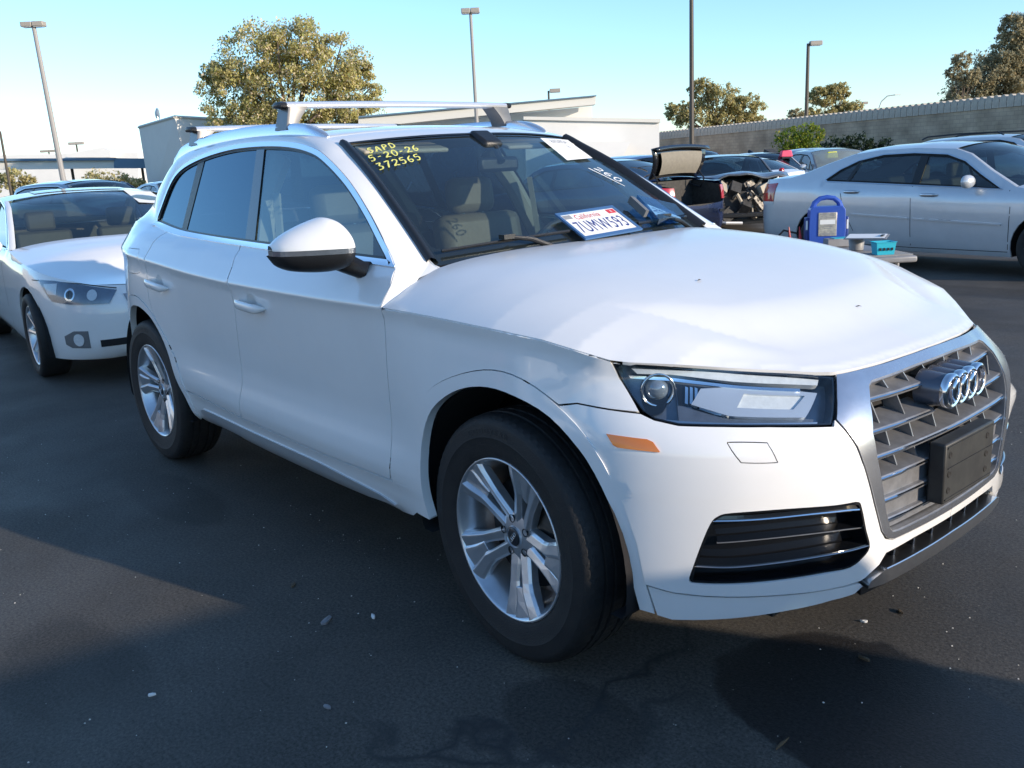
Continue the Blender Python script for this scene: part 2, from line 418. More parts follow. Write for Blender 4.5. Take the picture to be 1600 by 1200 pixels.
def asphalt():
    m = newmat('asphalt'); nt = m.node_tree; b = nt.nodes['Principled BSDF']; L = nt.links
    tc = nt.nodes.new('ShaderNodeNewGeometry')
    def noise(sc, det=6, rough=.6, dist=0):
        n = nt.nodes.new('ShaderNodeTexNoise'); n.inputs['Scale'].default_value = sc; n.inputs['Detail'].default_value = det; n.inputs['Roughness'].default_value = rough; n.inputs['Distortion'].default_value = dist
        L.new(tc.outputs['Position'], n.inputs['Vector']); return n.outputs[0]
    def ramp(x, a, ca, c, cc):
        r = nt.nodes.new('ShaderNodeValToRGB'); L.new(x, r.inputs[0]); r.color_ramp.elements[0].position = a; r.color_ramp.elements[1].position = c
        r.color_ramp.elements[0].color = (*ca, 1); r.color_ramp.elements[1].color = (*cc, 1); return r.outputs[0]
    def mixc(f, a, c, mode='MIX'):
        x = nt.nodes.new('ShaderNodeMix'); x.data_type = 'RGBA'; x.blend_type = mode
        if isinstance(f, float): x.inputs[0].default_value = f
        else: L.new(f, x.inputs[0])
        for s_, v in ((6, a), (7, c)):
            if isinstance(v, tuple): x.inputs[s_].default_value = (*v, 1)
            else: L.new(v, x.inputs[s_])
        return x.outputs[2]
    base = ramp(noise(.9, 8, .65, .4), .34, (.058, .053, .046), .68, (.096, .086, .074))
    grain = ramp(noise(95, 6, .8), .35, (.35, .35, .35), .72, (1.9, 1.9, 1.9))
    c = mixc(1.0, base, grain, 'MULTIPLY')
    spk = nt.nodes.new('ShaderNodeTexVoronoi'); spk.inputs['Scale'].default_value = 38; L.new(tc.outputs['Position'], spk.inputs['Vector'])
    sp = ramp(spk.outputs['Distance'], .05, (1, 1, 1), .085, (0, 0, 0)); sel = ramp(noise(23, 2), .58, (0, 0, 0), .62, (1, 1, 1))
    m2 = nt.nodes.new('ShaderNodeMath'); m2.operation = 'MULTIPLY'; L.new(sp, m2.inputs[0]); L.new(sel, m2.inputs[1])
    c = mixc(m2.outputs[0], c, (.20, .19, .17))
    # oil stain and a damp patch, each with its own outline
    def blob(x, y, rx, ry, edge, wob=.25):
        mp = nt.nodes.new('ShaderNodeVectorMath'); mp.operation = 'SUBTRACT'; L.new(tc.outputs['Position'], mp.inputs[0]); mp.inputs[1].default_value = (x, y, 0)
        sc = nt.nodes.new('ShaderNodeVectorMath'); sc.operation = 'MULTIPLY'; L.new(mp.outputs[0], sc.inputs[0]); sc.inputs[1].default_value = (1/rx, 1/ry, 0)
        ln = nt.nodes.new('ShaderNodeVectorMath'); ln.operation = 'LENGTH'; L.new(sc.outputs[0], ln.inputs[0])
        ad = nt.nodes.new('ShaderNodeMath'); ad.operation = 'MULTIPLY_ADD'; L.new(noise(3.2, 4), ad.inputs[0]); ad.inputs[1].default_value = wob*2; L.new(ln.outputs['Value'], ad.inputs[2])
        hf = nt.nodes.new('ShaderNodeMath'); hf.operation = 'MULTIPLY'; L.new(ad.outputs[0], hf.inputs[0]); hf.inputs[1].default_value = .4; hf.use_clamp = True
        return ramp(hf.outputs[0], .4*(1+wob-edge), (1, 1, 1), .4*(1+wob+edge), (0, 0, 0))
    b1 = blob(.86, -.42, .42, .32, .03); c = mixc(b1, c, mixc(1.0, c, (.42, .42, .45), 'MULTIPLY'))
    b2 = blob(.35, -1.0, .22, .16, .08); c = mixc(b2, c, mixc(1.0, c, (.62, .62, .62), 'MULTIPLY'))
    for (x, y, rx, ry) in ((-2.2, -1.1, .5, .15), (-.9, -1.9, .4, .2), (-3.3, 5.5, 2.2, .5), (1.2, 3.0, 1.0, .6), (-1, 6.8, 2.5, .35)):
        c = mixc(blob(x, y, rx, ry, .12), c, mixc(1.0, c, (.72, .72, .72), 'MULTIPLY'))
    # cracks
    mpv = nt.nodes.new('ShaderNodeTexVoronoi'); mpv.feature = 'DISTANCE_TO_EDGE'; mpv.inputs['Scale'].default_value = .30
    dv = nt.nodes.new('ShaderNodeVectorMath'); dv.operation = 'ADD'; L.new(tc.outputs['Position'], dv.inputs[0])
    ns = nt.nodes.new('ShaderNodeTexNoise'); ns.inputs['Scale'].default_value = 1.6; ns.inputs['Detail'].default_value = 5; L.new(tc.outputs['Position'], ns.inputs['Vector']); L.new(ns.outputs['Color'], dv.inputs[1]); L.new(dv.outputs[0], mpv.inputs['Vector'])
    cr = ramp(mpv.outputs[0], .0015, (1, 1, 1), .006, (0, 0, 0)); crs = ramp(noise(.35, 2), .60, (0, 0, 0), .66, (1, 1, 1))
    m3 = nt.nodes.new('ShaderNodeMath'); m3.operation = 'MULTIPLY'; L.new(cr, m3.inputs[0]); L.new(crs, m3.inputs[1])
    c = mixc(m3.outputs[0], c, (.030, .030, .030))
    L.new(c, b.inputs['Base Color'])
    rg = ramp(noise(1.1, 5), .3, (.55,)*3, .7, (.85,)*3); rg2 = mixc(b1, rg, (.42,)*3); L.new(rg2, b.inputs['Roughness']); b.inputs['Specular IOR Level'].default_value = .35
    bp = nt.nodes.new('ShaderNodeBump'); bp.inputs['Strength'].default_value = .3; bp.inputs['Distance'].default_value = .006
    ah = nt.nodes.new('ShaderNodeMath'); ah.operation = 'SUBTRACT'; L.new(noise(140, 4, .7), ah.inputs[0]); L.new(m3.outputs[0], ah.inputs[1]); L.new(ah.outputs[0], bp.inputs['Height']); L.new(bp.outputs[0], b.inputs['Normal'])
asphalt()
def blockwall(name, c1, c2, mortar, bw=.40, bh=.20):
    m = newmat(name); nt = m.node_tree; b = nt.nodes['Principled BSDF']; b.inputs['Roughness'].default_value = .9
    tc = nt.nodes.new('ShaderNodeTexCoord'); mp = nt.nodes.new('ShaderNodeMapping'); mp.inputs['Rotation'].default_value = (R(90), 0, 0); nt.links.new(tc.outputs['Object'], mp.inputs[0])
    br = nt.nodes.new('ShaderNodeTexBrick'); br.inputs['Scale'].default_value = 1; br.inputs['Brick Width'].default_value = bw; br.inputs['Row Height'].default_value = bh; br.inputs['Mortar Size'].default_value = .012
    br.inputs['Color1'].default_value = (*c1, 1); br.inputs['Color2'].default_value = (*c2, 1); br.inputs['Mortar'].default_value = (*mortar, 1); nt.links.new(mp.outputs[0], br.inputs[0])
    n = nt.nodes.new('ShaderNodeTexNoise'); n.inputs['Scale'].default_value = .8; n.inputs['Detail'].default_value = 8; nt.links.new(tc.outputs['Object'], n.inputs['Vector'])
    r = nt.nodes.new('ShaderNodeValToRGB'); nt.links.new(n.outputs[0], r.inputs[0]); r.color_ramp.elements[0].position = .3; r.color_ramp.elements[1].position = .7; r.color_ramp.elements[0].color = (.55, .55, .55, 1); r.color_ramp.elements[1].color = (1.15, 1.15, 1.15, 1)
    x = nt.nodes.new('ShaderNodeMix'); x.data_type = 'RGBA'; x.blend_type = 'MULTIPLY'; x.inputs[0].default_value = 1; nt.links.new(br.outputs[0], x.inputs[6]); nt.links.new(r.outputs[0], x.inputs[7]); nt.links.new(x.outputs[2], b.inputs['Base Color'])
blockwall('wall_block', (.50, .40, .29), (.44, .35, .26), (.34, .28, .22))
glass('holder_plastic', (.45, .66, .85), 1.5)
pbr('frame_blue', (.10, .22, .42), .25, metal=.5)
# ---------------------------------------------------------------- body surface of the parked SUV
def sstep(a,b,x):
    t=np.clip((np.asarray(x,float)-a)/(b-a),0,1); return t*t*(3-2*t)
class Curve1:
    """smooth monotone-ish 1D interpolant (cubic hermite)"""
    def __init__(s,pts):
        p=np.array(pts,float); s.x=p[:,0]; s.y=p[:,1]
        d=np.diff(s.y)/np.diff(s.x); m=np.zeros(len(s.x))
        m[1:-1]=np.where(d[:-1]*d[1:]>0,2*d[:-1]*d[1:]/(d[:-1]+d[1:]+1e-12*np.sign(d[1:]+1e-30)),0); m[0]=d[0]; m[-1]=d[-1]
        s.m=m
    def __call__(s,x):
        x=np.asarray(x,float); xc=np.clip(x,s.x[0],s.x[-1])
        i=np.clip(np.searchsorted(s.x,xc)-1,0,len(s.x)-2)
        h=s.x[i+1]-s.x[i]; t=(xc-s.x[i])/h
        y=(2*t**3-3*t**2+1)*s.y[i]+(t**3-2*t**2+t)*h*s.m[i]+(-2*t**3+3*t**2)*s.y[i+1]+(t**3-t**2)*h*s.m[i+1]
        return y+np.where(x<s.x[0],(x-s.x[0])*s.m[0],0)+np.where(x>s.x[-1],(x-s.x[-1])*s.m[-1],0)
def crom(pts,n=12,closed=False):
    """Catmull-Rom resample of ND points"""
    P=np.array(pts,float); N=len(P); out=[]
    rng=range(N) if closed else range(N-1)
    for i in rng:
        if closed: a,b,c,d=P[(i-1)%N],P[i],P[(i+1)%N],P[(i+2)%N]
        else:
            b,c=P[i],P[i+1]; a=P[i-1] if i>0 else 2*b-c; d=P[i+2] if i+2<N else 2*c-b
        for k in range(n):
            t=k/n; out.append(.5*((2*b)+(-a+c)*t+(2*a-5*b+4*c-d)*t*t+(-a+3*b-3*c+d)*t**3))
    if not closed: out.append(P[-1])
    return np.array(out)
PLAN=[(.861,-.15),(.865,0),(.861,.15),(.849,.32),(.820,.48),(.750,.612),(.650,.735),(.522,.830),(.38,.888),(.2,.918),(0,.930),(-.4,.935),(-1.4,.935),(-2.4,.938),(-2.82,.934),(-3.0,.912),(-3.2,.862),(-3.4,.780),(-3.56,.665),(-3.68,.50),(-3.74,.27),(-3.76,0),(-3.74,-.27)]
_p=crom(PLAN,24)[24:-24]
_s=np.concatenate([[0],np.cumsum(np.linalg.norm(np.diff(_p,axis=0),axis=1))])
SMAX=_s[-1]
def plan(s):
    x=np.interp(s,_s,_p[:,0]); y=np.interp(s,_s,_p[:,1])
    e=.02; tx=np.interp(s+e,_s,_p[:,0])-np.interp(s-e,_s,_p[:,0]); ty=np.interp(s+e,_s,_p[:,1])-np.interp(s-e,_s,_p[:,1])
    L=np.sqrt(tx*tx+ty*ty); tx=tx/L; ty=ty/L
    return x,y,-(-ty),-tx   # normal = (ty,-tx)
def s_of_x(x): 
    return np.interp(-np.asarray(x,float),-_p[:,0],_s)
ZC=Curve1([(-3.8,1.13),(-2.99,1.086),(-2.47,1.056),(-2.02,1.030),(-1.62,1.016),(-.95,1.010),(-.525,1.012),(-.2,1.004),(.19,.985),(.4,.95),(.6,.932),(.8,.92)])
# offsets are outward from plan curve
DOOR=Curve1([(-.80,-.20),(-.745,-.10),(-.71,-.060),(-.67,-.042),(-.62,-.030),(-.585,-.018),(-.54,-.011),(-.50,-.014),(-.44,-.026),(-.38,-.030),(-.30,-.026),(-.20,-.020),(-.10,-.0155),(-.045,-.0125),(-.012,-.003),(0,.0),(.012,-.007),(.05,-.035),(.09,-.067),(.125,-.103),(.16,-.12)])
ARCH=Curve1([(-.80,-.03),(-.70,-.01),(-.5,0.004),(-.3,.006),(-.2,.003),(-.1,-.005),(-.045,-.010),(-.015,-.006),(.0,-.004),(.02,-.016),(.05,-.039),(.09,-.068),(.125,-.103),(.16,-.12)])
NOSE=Curve1([(.14,-.20),(.19,-.10),(.225,-.055),(.27,-.03),(.36,-.012),(.48,0),(.58,0),(.68,-.006),(.75,-.020),(.80,-.036),(.84,-.058),(.88,-.088),(.92,-.118),(.96,-.148),(1.1,-.26)])
REAR=Curve1([(.2,-.12),(.35,-.03),(.5,0),(.75,0),(.95,-.02),(1.1,-.06),(1.3,-.17),(1.55,-.34)])
def G(x,z): return .835-.42*(z-1.12)-.012*(x+1.2)**2
def hull(s,z):
    s=np.asarray(s,float); z=np.asarray(z,float)
    x,y,nx,ny=plan(s)
    zc=ZC(x); q=z-zc
    wa=np.maximum(np.exp(-((x-0)/.50)**4),np.exp(-((x+2.819)/.50)**4))
    wa=np.maximum(wa,sstep(.1,.4,x))
    ds=DOOR(np.minimum(q,.125))*(1-wa)+ARCH(np.minimum(q,.125))*wa
    # blend to glass plane above belt
    g=G(x,z)-y
    b=sstep(.09,.15,q)
    dsu=np.where(q>.09,ds*(1-b)+g*b,ds)
    dn=NOSE(z); dr=REAR(z)
    nx2=nx*nx; ny2=ny*ny
    d=ny2*dsu+nx2*np.where(nx>0,dn,dr)-np.where(nx>0,nx*ny,0)*.15*sstep(.72,.90,z)
    return np.stack([x+nx*d,-(y+ny*d),z],-1)
# ================================================================ the yard
def W(px, py, d):
    """point on the sight line of photo pixel (px, py) at distance d in front of the lens"""
    return np.array(CAMP)+d*(np.array(_f)+np.array(_r2)*(px-800)/1402.37-np.array(_u2)*(py-600)/1402.37)
def gz(x, y): return -.006*np.clip(np.asarray(y, float)-2, 0, 12)
xs = np.concatenate([[-600, -200, -80], np.arange(-40, 20.1, 2), [40, 120, 400]]); ys = np.concatenate([[-400, -80, -20], np.arange(-8, 30.1, 2), [60, 150, 600]])
G_ = np.array([[(x, y, gz(x, y)) for y in ys] for x in xs]); g = gridmesh('asphalt_ground', G_, 'asphalt', None); tag(g, kind='structure')
if g.data.polygons[0].normal.z < 0: g.data.flip_normals()
# ---- trees: tapered trunk, limbs, and leaf clumps
def tree(name, px, pbase, ptop, wpx, d, label, mat='leaf_olive', n=9000, leaf=.30, seed=1, blobs=None, trunk=True, cat='tree', gap=.0, sq=1):
    rg = np.random.default_rng(seed); b = W(px, pbase, d); b[2] = min(b[2], 0) if trunk else b[2]; top = W(px, ptop, d)[2]; mpp = d/1402.37
    root = empty(name, (b[0], b[1], 0 if trunk else b[2]), label=label, cat=cat)
    ex = np.array([_r2.x, _r2.y, 0]); ex /= np.linalg.norm(ex); ey = np.array([-ex[1], ex[0], 0]); z0 = root.location.z
    cl = []
    H = top-z0; Wd = wpx*mpp
    if blobs is None: blobs = [(0, .5, .5)]
    for bx, bz, br in blobs:       # fractions of width / pixels
        cl.append((bx*Wd, bz*H, br*Wd))
    V = []; F = []
    clump = []
    for (cx, cz, cr) in cl:
        k = max(20, int(150*(cr/Wd)/.3))
        for _ in range(k):
            v = rg.normal(size=3); v /= np.linalg.norm(v); q = cr*(.45+.6*rg.random()**.6); clump.append((ex*(cx+v[0]*q)+ey*(v[1]*q*.85)+np.array([0, 0, cz+v[2]*q*.8*sq]), cr*(.12+.20*rg.random())))
    for i in range(n):
        c, r = clump[rg.integers(len(clump))]; v = rg.normal(size=3); v /= np.linalg.norm(v); p = c+v*r*(rg.random()**.45)*np.array([1, 1, .8])
        a = rg.normal(size=3); a /= np.linalg.norm(a); t = np.cross(a, [.3, .2, .9]); t /= np.linalg.norm(t)+1e-9; s_ = leaf*(.5+.8*rg.random())
        k = len(V); V += [p-a*s_*.5, p+t*s_*.28, p+a*s_*.5, p-t*s_*.28]; F.append((k, k+1, k+2, k+3))
    o = mesh('crown', V, F, mat, root, False)
    if trunk:
        mb = MB(); hh = min(c[1] for c in cl)
        mb.tube([(0, 0, -.1), (.1, 0, H*.18), (0, .1, H*.36)], [Wd*.032, Wd*.026, Wd*.022], 9); 
        mb.build('trunk', 'bark', root, smooth=True)
        lm = MB()
        for j in range(min(26, len(clump))):
            c, r = clump[rg.integers(len(clump))]; s0 = np.array([0, 0.05, H*(.26+.1*rg.random())]); m_ = (s0+c)/2+rg.normal(size=3)*Wd*.03
            lm.tube([s0, m_, c], [Wd*.012, Wd*.008, Wd*.003], 5)
        tag(lm.build('limbs', 'bark', root, smooth=True), kind='stuff')
    return root
tree('golden_tree', 465, 300, 30, 290, 62, 'tall round tree with golden flecked leaves rising behind the roof bars', 'leaf_gold', 85000, .23, 3,
     [(-.28, .60, .19), (-.14, .78, .20), (.06, .82, .19), (.24, .70, .20), (.34, .52, .16), (.05, .58, .26), (-.30, .38, .15), (-.08, .36, .22), (.20, .36, .20), (.34, .34, .12), (-.36, .70, .08), (.38, .66, .08)])
tree('tree', 1120, 240, 117, 150, 85, 'loose olive tree behind the block wall, right of the tall dark pole', 'leaf_olive', 24000, .28, 5, [(-.38, .62, .15), (-.15, .84, .14), (.05, .72, .20), (.30, .62, .18), (-.2, .55, .2), (.35, .45, .15), (.1, .48, .2)])
tree('tree', 1295, 240, 127, 100, 90, 'olive tree behind the wall beside the lone box lamp', 'leaf_olive', 16000, .28, 6, [(-.15, .80, .20), (.1, .85, .18), (.28, .60, .22), (-.30, .55, .18), (.0, .5, .25)])
tree('tree', 1246, 240, 150, 42, 84, 'small grey green treetop left of the box lamp pole', 'leaf_grey', 2600, .28, 8, [(-.1, .72, .3), (.2, .6, .3), (0, .45, .3)])
tree('tree', 1562, 250, 8, 215, 66, 'big grey brown tree over the wall at the right edge', 'leaf_grey', 75000, .24, 9, [(.28, .84, .20), (.05, .80, .14), (.42, .66, .24), (.14, .62, .22), (-.08, .48, .22), (.15, .42, .26), (.42, .44, .24), (-.24, .42, .18), (-.02, .62, .18), (.3, .3, .25), (-.3, .3, .16)])
tree('tree', 1494, 240, 68, 62, 62, 'dark small treetop standing left of the big grey tree', 'leaf_dark_grey' if 'leaf_dark_grey' in M else 'leaf_grey', 5200, .22, 10, [(0, .84, .24), (.22, .70, .26), (-.18, .74, .2), (.0, .46, .32), (.2, .35, .3)])
tree('shrub', 1385, 215, 166, 85, 95, 'low hedge top showing over the wall between two lamps', 'leaf_olive', 1600, .45, 11, [(-.35, .72, .14), (-.1, .78, .16), (.15, .8, .15), (.38, .82, .13)], cat='shrub')
# ---- block wall along the right side, with rounded cap blocks on top
wa = np.array([*W(978, 250, 74)[:2], 0]); wb_ = np.array([*W(1680, 250, 41)[:2], 0])
def wall_run(name, a, b, h0, h1, label, mat='wall_block'):
    a = np.array(a); b = np.array(b); L = np.linalg.norm(b-a); rz = math.atan2(b[1]-a[1], b[0]-a[0]); root = empty(name, (a[0], a[1], -.1), rz, label=label, cat='wall')
    m = MB(); m.add([(0, -.12, 0), (L, -.12, 0), (L, .12, 0), (0, .12, 0), (0, -.12, h0), (L, -.12, h1), (L, .12, h1), (0, .12, h0)], [(0, 3, 2, 1), (4, 5, 6, 7), (0, 1, 5, 4), (1, 2, 6, 5), (2, 3, 7, 6), (3, 0, 4, 7)])
    m.build('masonry', mat, root); cpm = MB(); cpm.add([(0, -.17, h0+.002), (L, -.17, h1+.002), (L, .17, h1+.002), (0, .17, h0+.002), (0, -.17, h0+.10), (L, -.17, h1+.10), (L, .17, h1+.10), (0, .17, h0+.10)], [(0, 3, 2, 1), (4, 5, 6, 7), (0, 1, 5, 4), (1, 2, 6, 5), (2, 3, 7, 6), (3, 0, 4, 7)])
    cpm.build('coping', mat, root)
    return root, L
t1 = W(978, 218, 74)[2]; t2 = W(1680, 148, 41)[2]
wr_, WL = wall_run('block_wall', wa, wb_, t1+.0, t2, 'long grey block wall topped with rounded cap blocks behind the parked cars at right')
nl = 96; pitch = WL/nl; cme = None
for i in range(nl):
    h = t1+.1+(t2-t1)*(i+.5)/nl
    if cme is None:
        mcb = MB(); hw = pitch*.46; prof = [(-hw, -.30)]+[(hw*math.cos(R(180-a_)), .30*math.sin(R(a_))*1.0) for a_ in range(0, 181, 18)]+[(hw, -.30)]
        n_ = len(prof); V = [(x, -.15, z) for x, z in prof]+[(x, .15, z) for x, z in prof]; mcb.add(V, [tuple(range(n_)), tuple(range(n_, 2*n_))[::-1]]+[(k, k+n_, (k+1) % n_+n_, (k+1) % n_) for k in range(n_)])
        co = mcb.build('cap_block', 'cap_block', wr_); cme = co.data; fixn(co)
    else: co = link('cap_block', cme, None, wr_)
    co.location = ((i+.5)*pitch, -.03, h+.02)
tr = W(1195, 214, 62)
# ---- shrubs before the wall
tree('citrus_bush', 1246, 262, 182, 84, 44, 'bright yellow green citrus bush with small fruit against the wall', 'leaf_lime', 9000, .14, 12, [(-.15, .62, .30), (.18, .68, .28), (.05, .35, .36), (-.25, .3, .22), (.28, .28, .24)], cat='bush')
tree('ivy', 1345, 262, 194, 120, 46, 'dark green climber spreading over the wall right of the citrus bush', 'leaf_dark', 4200, .20, 13, [(-.30, .5, .24), (-.05, .55, .22), (.2, .45, .2), (.38, .3, .15), (-.1, .2, .3)], cat='climber')
tree('ivy', 1205, 262, 212, 50, 46, 'small dark climber on the wall left of the citrus bush', 'leaf_dark', 1500, .18, 14, [(-.1, .45, .3), (.2, .4, .3)], cat='climber')
# ---- lamp posts
def lamp(px, ptop, d, hw, hh, label, H=None, w=.10, mat='pole_brown', heads=2, arm=0, headmat='lamp_head', lean=0, two=False):
    t = W(px, ptop, d); root = empty('lamp_post', (t[0], t[1], 0), label=label, cat='lamp post')
    h = t[2]; ex = Vector((_r2.x, _r2.y, 0)).normalized(); rz = math.atan2(ex.y, ex.x); root.rotation_euler = (0, 0, rz)
    m = MB(); m.tube([(lean, 0, 0), (lean*.5, 0, h*.5), (0, 0, h)], [w*1.2, w, w*.8], 10); m.build('pole', mat, root, smooth=True)
    f = MB(); f.box((lean, 0, .35), (w*4, w*4, .7)); f.build('base', 'stucco_grey', root, bevel=.02)
    if heads:
        for k in range(heads):
            sx = (-1 if k == 0 else 1) if heads == 2 else 1
            b = MB(); b.box((sx*(hw*.52+arm), 0, h+.0), (hw, .42, hh)); hd = b.build('lamp_head', headmat, root, bevel=.03)
            g_ = MB(); g_.box((sx*(hw*.52+arm), 0, h-hh/2-.012), (hw*.8, .34, .02)); g_.build('lamp_lens', 'frosted_lens', hd)
            if arm: a_ = MB(); a_.tube([(0, 0, h-.02), (sx*arm, 0, h)], .03, 6); a_.build('arm', mat, hd)
    return root
lamp(52, 38, 42, .52, .22, 'leaning grey twin head lamp post at the far left of the lot', w=.12, mat='pole_grey', lean=.25)
lamp(735, 17, 46, .46, .24, 'twin head lamp post rising behind the roof of the white crossover', w=.10, mat='pole_grey')
p3 = lamp(1080, -150, 24, .5, .24, 'tall dark pole crossing the whole sky right of the windshield', w=.062)
lamp(1263, 68, 60, .80, .28, 'single box head lamp post above the citrus bush', w=.13, heads=1, arm=.08)
lamp(857, 142, 85, 1.0, .35, 'short lamp showing above the sloping white roof', w=.12, heads=1, arm=.1)
lamp(1347, 161, 100, .6, .25, 'tiny lamp post above the wall left of the curved street light', w=.10, heads=1)
lamp(119, 224, 120, 1.0, .35, 'faint distant twin lamp nearest the grey tower', w=.14)
lamp(76, 236, 140, 1.3, .35, 'faint distant twin lamp right of the leaning post', w=.14)
lamp(0, 205, 60, .01, .01, 'thin dark pole at the left picture edge', w=.09, heads=0)
st_ = W(1373, 168, 110); root = empty('street_light', (st_[0], st_[1], 0), math.atan2(_r2.y, _r2.x), label='pale curved arm street light far beyond the wall', cat='street light')
m = MB(); hz = st_[2]; m.tube([(0, 0, 0), (0, 0, hz-.2), (.3, 0, hz+.7), (1.0, 0, hz+1.3), (2.0, 0, hz+1.4)], .07, 6); m.build('pole', 'wire', root); m = MB(); m.box((2.2, 0, hz+1.38), (.7, .25, .12)); m.build('lamp_head', 'wire', root)
dish = W(246, 180, 75); root = empty('antenna', (dish[0], dish[1], dish[2]-6), label='small roof antenna with a white dish left of the golden tree', cat='antenna')
m = MB(); m.tube([(0, 0, 0), (0, 0, 6)], .05, 6); m.build('mast', 'wire', root); o = lathe('dish', [(0, -.1), (.3, -.02), (.5, .1)], 'stucco_white', root, n=20); o.location = (-.2, 0, 6.1)
# ---- buildings
def prism(name, quads, mat, parent, th):
    """upright slab from photo-plane corners already in world metres, given depth away from the lens"""
    P = [np.array(q) for q in quads]; dv = np.array([_f.x, _f.y, 0]); dv /= np.linalg.norm(dv); m = MB(); n = len(P)
    V = P+[p+dv*th for p in P]; m.add(V, [tuple(range(n)), tuple(range(n, 2*n))[::-1]]+[(i, i+n, (i+1) % n+n, (i+1) % n) for i in range(n)])
    o = m.build(name, mat, parent); bmm = bmesh.new(); bmm.from_mesh(o.data); bmesh.ops.recalc_face_normals(bmm, faces=bmm.faces); bmm.to_mesh(o.data); bmm.free(); return o
def B0(name, label): return empty(name, (0, 0, 0), label=label, cat='building')
# grey flared tower with its white front
cA = W(217, 200, 70); cB = W(273, 184, 62); cC = W(420, 192, 68); zb_ = -.2
bt = B0('building', 'grey flared stucco tower with a white front at the left of the golden tree')
bA = W(232, 288, 70); bB = W(300, 290, 62.6); bC = W(430, 292, 68)
m = MB(); back = np.array([_f.x, _f.y, 0])*6
V = [bA, bB, bC, bA+back, cA, cB, cC, cA+back, bC+back, cC+back]; V = [np.array([v[0], v[1], v[2]-(1.6 if i in (0, 1, 2, 3, 8) else 0)]) for i, v in enumerate(V)]
m.add(V, [(0, 1, 5, 4), (4, 5, 6, 9, 7), (0, 4, 7, 3)], 0); m.add(V, [(1, 2, 6, 5), (2, 8, 9, 6)], 1); m.build('walls', ['stucco_grey', 'stucco_white'], bt)
e1 = MB(); 
for a, b in ((cA, cB), (cB, cC)): e1.tube([a+[0, 0, .05], b+[0, 0, .05]], .12, 4)
e1.build('parapet', 'fascia_cream', bt)
prism('low_wing', [W(284, 238, 66), W(330, 232, 66), W(330, 300, 66), (lambda q: q)(W(287, 300, 66))], 'stucco_grey', bt, 5)
# long white building with a slanting fascia
bw = B0('building', 'long bright white building with a rising slanted roof behind the windshield')
def Wz(px, py, d, z): q = W(px, py, d); return np.array([q[0], q[1], z])
prism('front_wall', [W(600, 197, 60), W(925, 166, 60), Wz(925, 240, 60, -.3), Wz(600, 240, 60, -.3)], 'stucco_white', bw, 10)
prism('roof_fascia', [W(560, 184, 58), W(931, 150, 58), W(931, 163, 58), W(560, 200, 58)], 'fascia_cream', bw, 1.4)
prism('roof_edge', [W(560, 181.5, 57.8), W(932, 148.5, 57.8), W(932, 150, 57.8), W(560, 184, 57.8)], 'canopy_blue', bw, 1.8)
prism('side_block', [W(820, 186, 56), W(1030, 191, 56), Wz(1030, 240, 56, -.3), Wz(820, 240, 56, -.3)], 'stucco_white', bw, 9)
prism('block_coping', [W(818, 182, 55.8), W(1032, 185.5, 55.8), W(1032, 191.5, 55.8), W(818, 187, 55.8)], 'fascia_cream', bw, 9.4)
prism('step_wall', [W(900, 222, 54), W(985, 222, 54), W(965, 262, 54), W(900, 262, 54)], 'stucco_white', bw, 2)
prism('light_box', [W(698, 168, 59), W(700, 168, 59), W(700, 186, 59), W(698, 186, 59)], 'pole_grey', bw, .3)
# carport, long pale building beyond
cp = empty('carport', (0, 0, 0), label='long flat carport canopy on slim posts at the far left', cat='carport')
prism('canopy', [W(-60, 252, 75), W(232, 249, 75), W(232, 262, 75), W(-60, 266, 75)], 'fascia_cream', cp, 5)
prism('canopy_end', [W(178, 247.5, 74.8), W(233, 247.5, 74.8), W(233, 263, 74.8), W(178, 263, 74.8)], 'canopy_blue', cp, 5)
prism('canopy_edge', [W(-60, 248, 74.7), W(178, 247, 74.7), W(178, 250.5, 74.7), W(-60, 252, 74.7)], 'canopy_blue', cp, 5.2)
for x in (14, 112, 222):
    m = MB(); a = W(x, 262, 77); m.tube([a, (a[0], a[1], 0)], .12, 8); m.build('post', 'pole_brown', cp)
fb = B0('building', 'pale sunlit building beyond the carport')
prism('wall', [W(-80, 244, 110), W(215, 238, 110), Wz(215, 290, 110, -.5), Wz(-80, 290, 110, -.5)], 'stucco_white', fb, 10)
prism('roof_house', [W(105, 240, 108), W(160, 230, 108), W(172, 236, 108), W(172, 246, 108), W(105, 246, 108)], 'stucco_white', fb, 6)
tree('bush', 22, 300, 268, 70, 66, 'sunlit green bush under the carport at the far left', 'leaf_lime2' if 'leaf_lime2' in M else 'leaf_olive', 1800, .28, 15, [(-.3, .5, .25), (.05, .62, .3), (.35, .4, .2)], cat='bush', trunk=False)
tree('bush', 175, 300, 270, 75, 66, 'sunlit green bush right of the leaning lamp post', 'leaf_olive', 1800, .28, 16, [(-.3, .6, .28), (.05, .5, .3), (.35, .4, .2)], cat='bush', trunk=False)
tree('bush', 214, 300, 274, 34, 67, 'small green bush at the foot of the grey tower', 'leaf_olive', 700, .25, 17, [(-.2, .5, .3), (.15, .5, .3)], cat='bush', trunk=False)
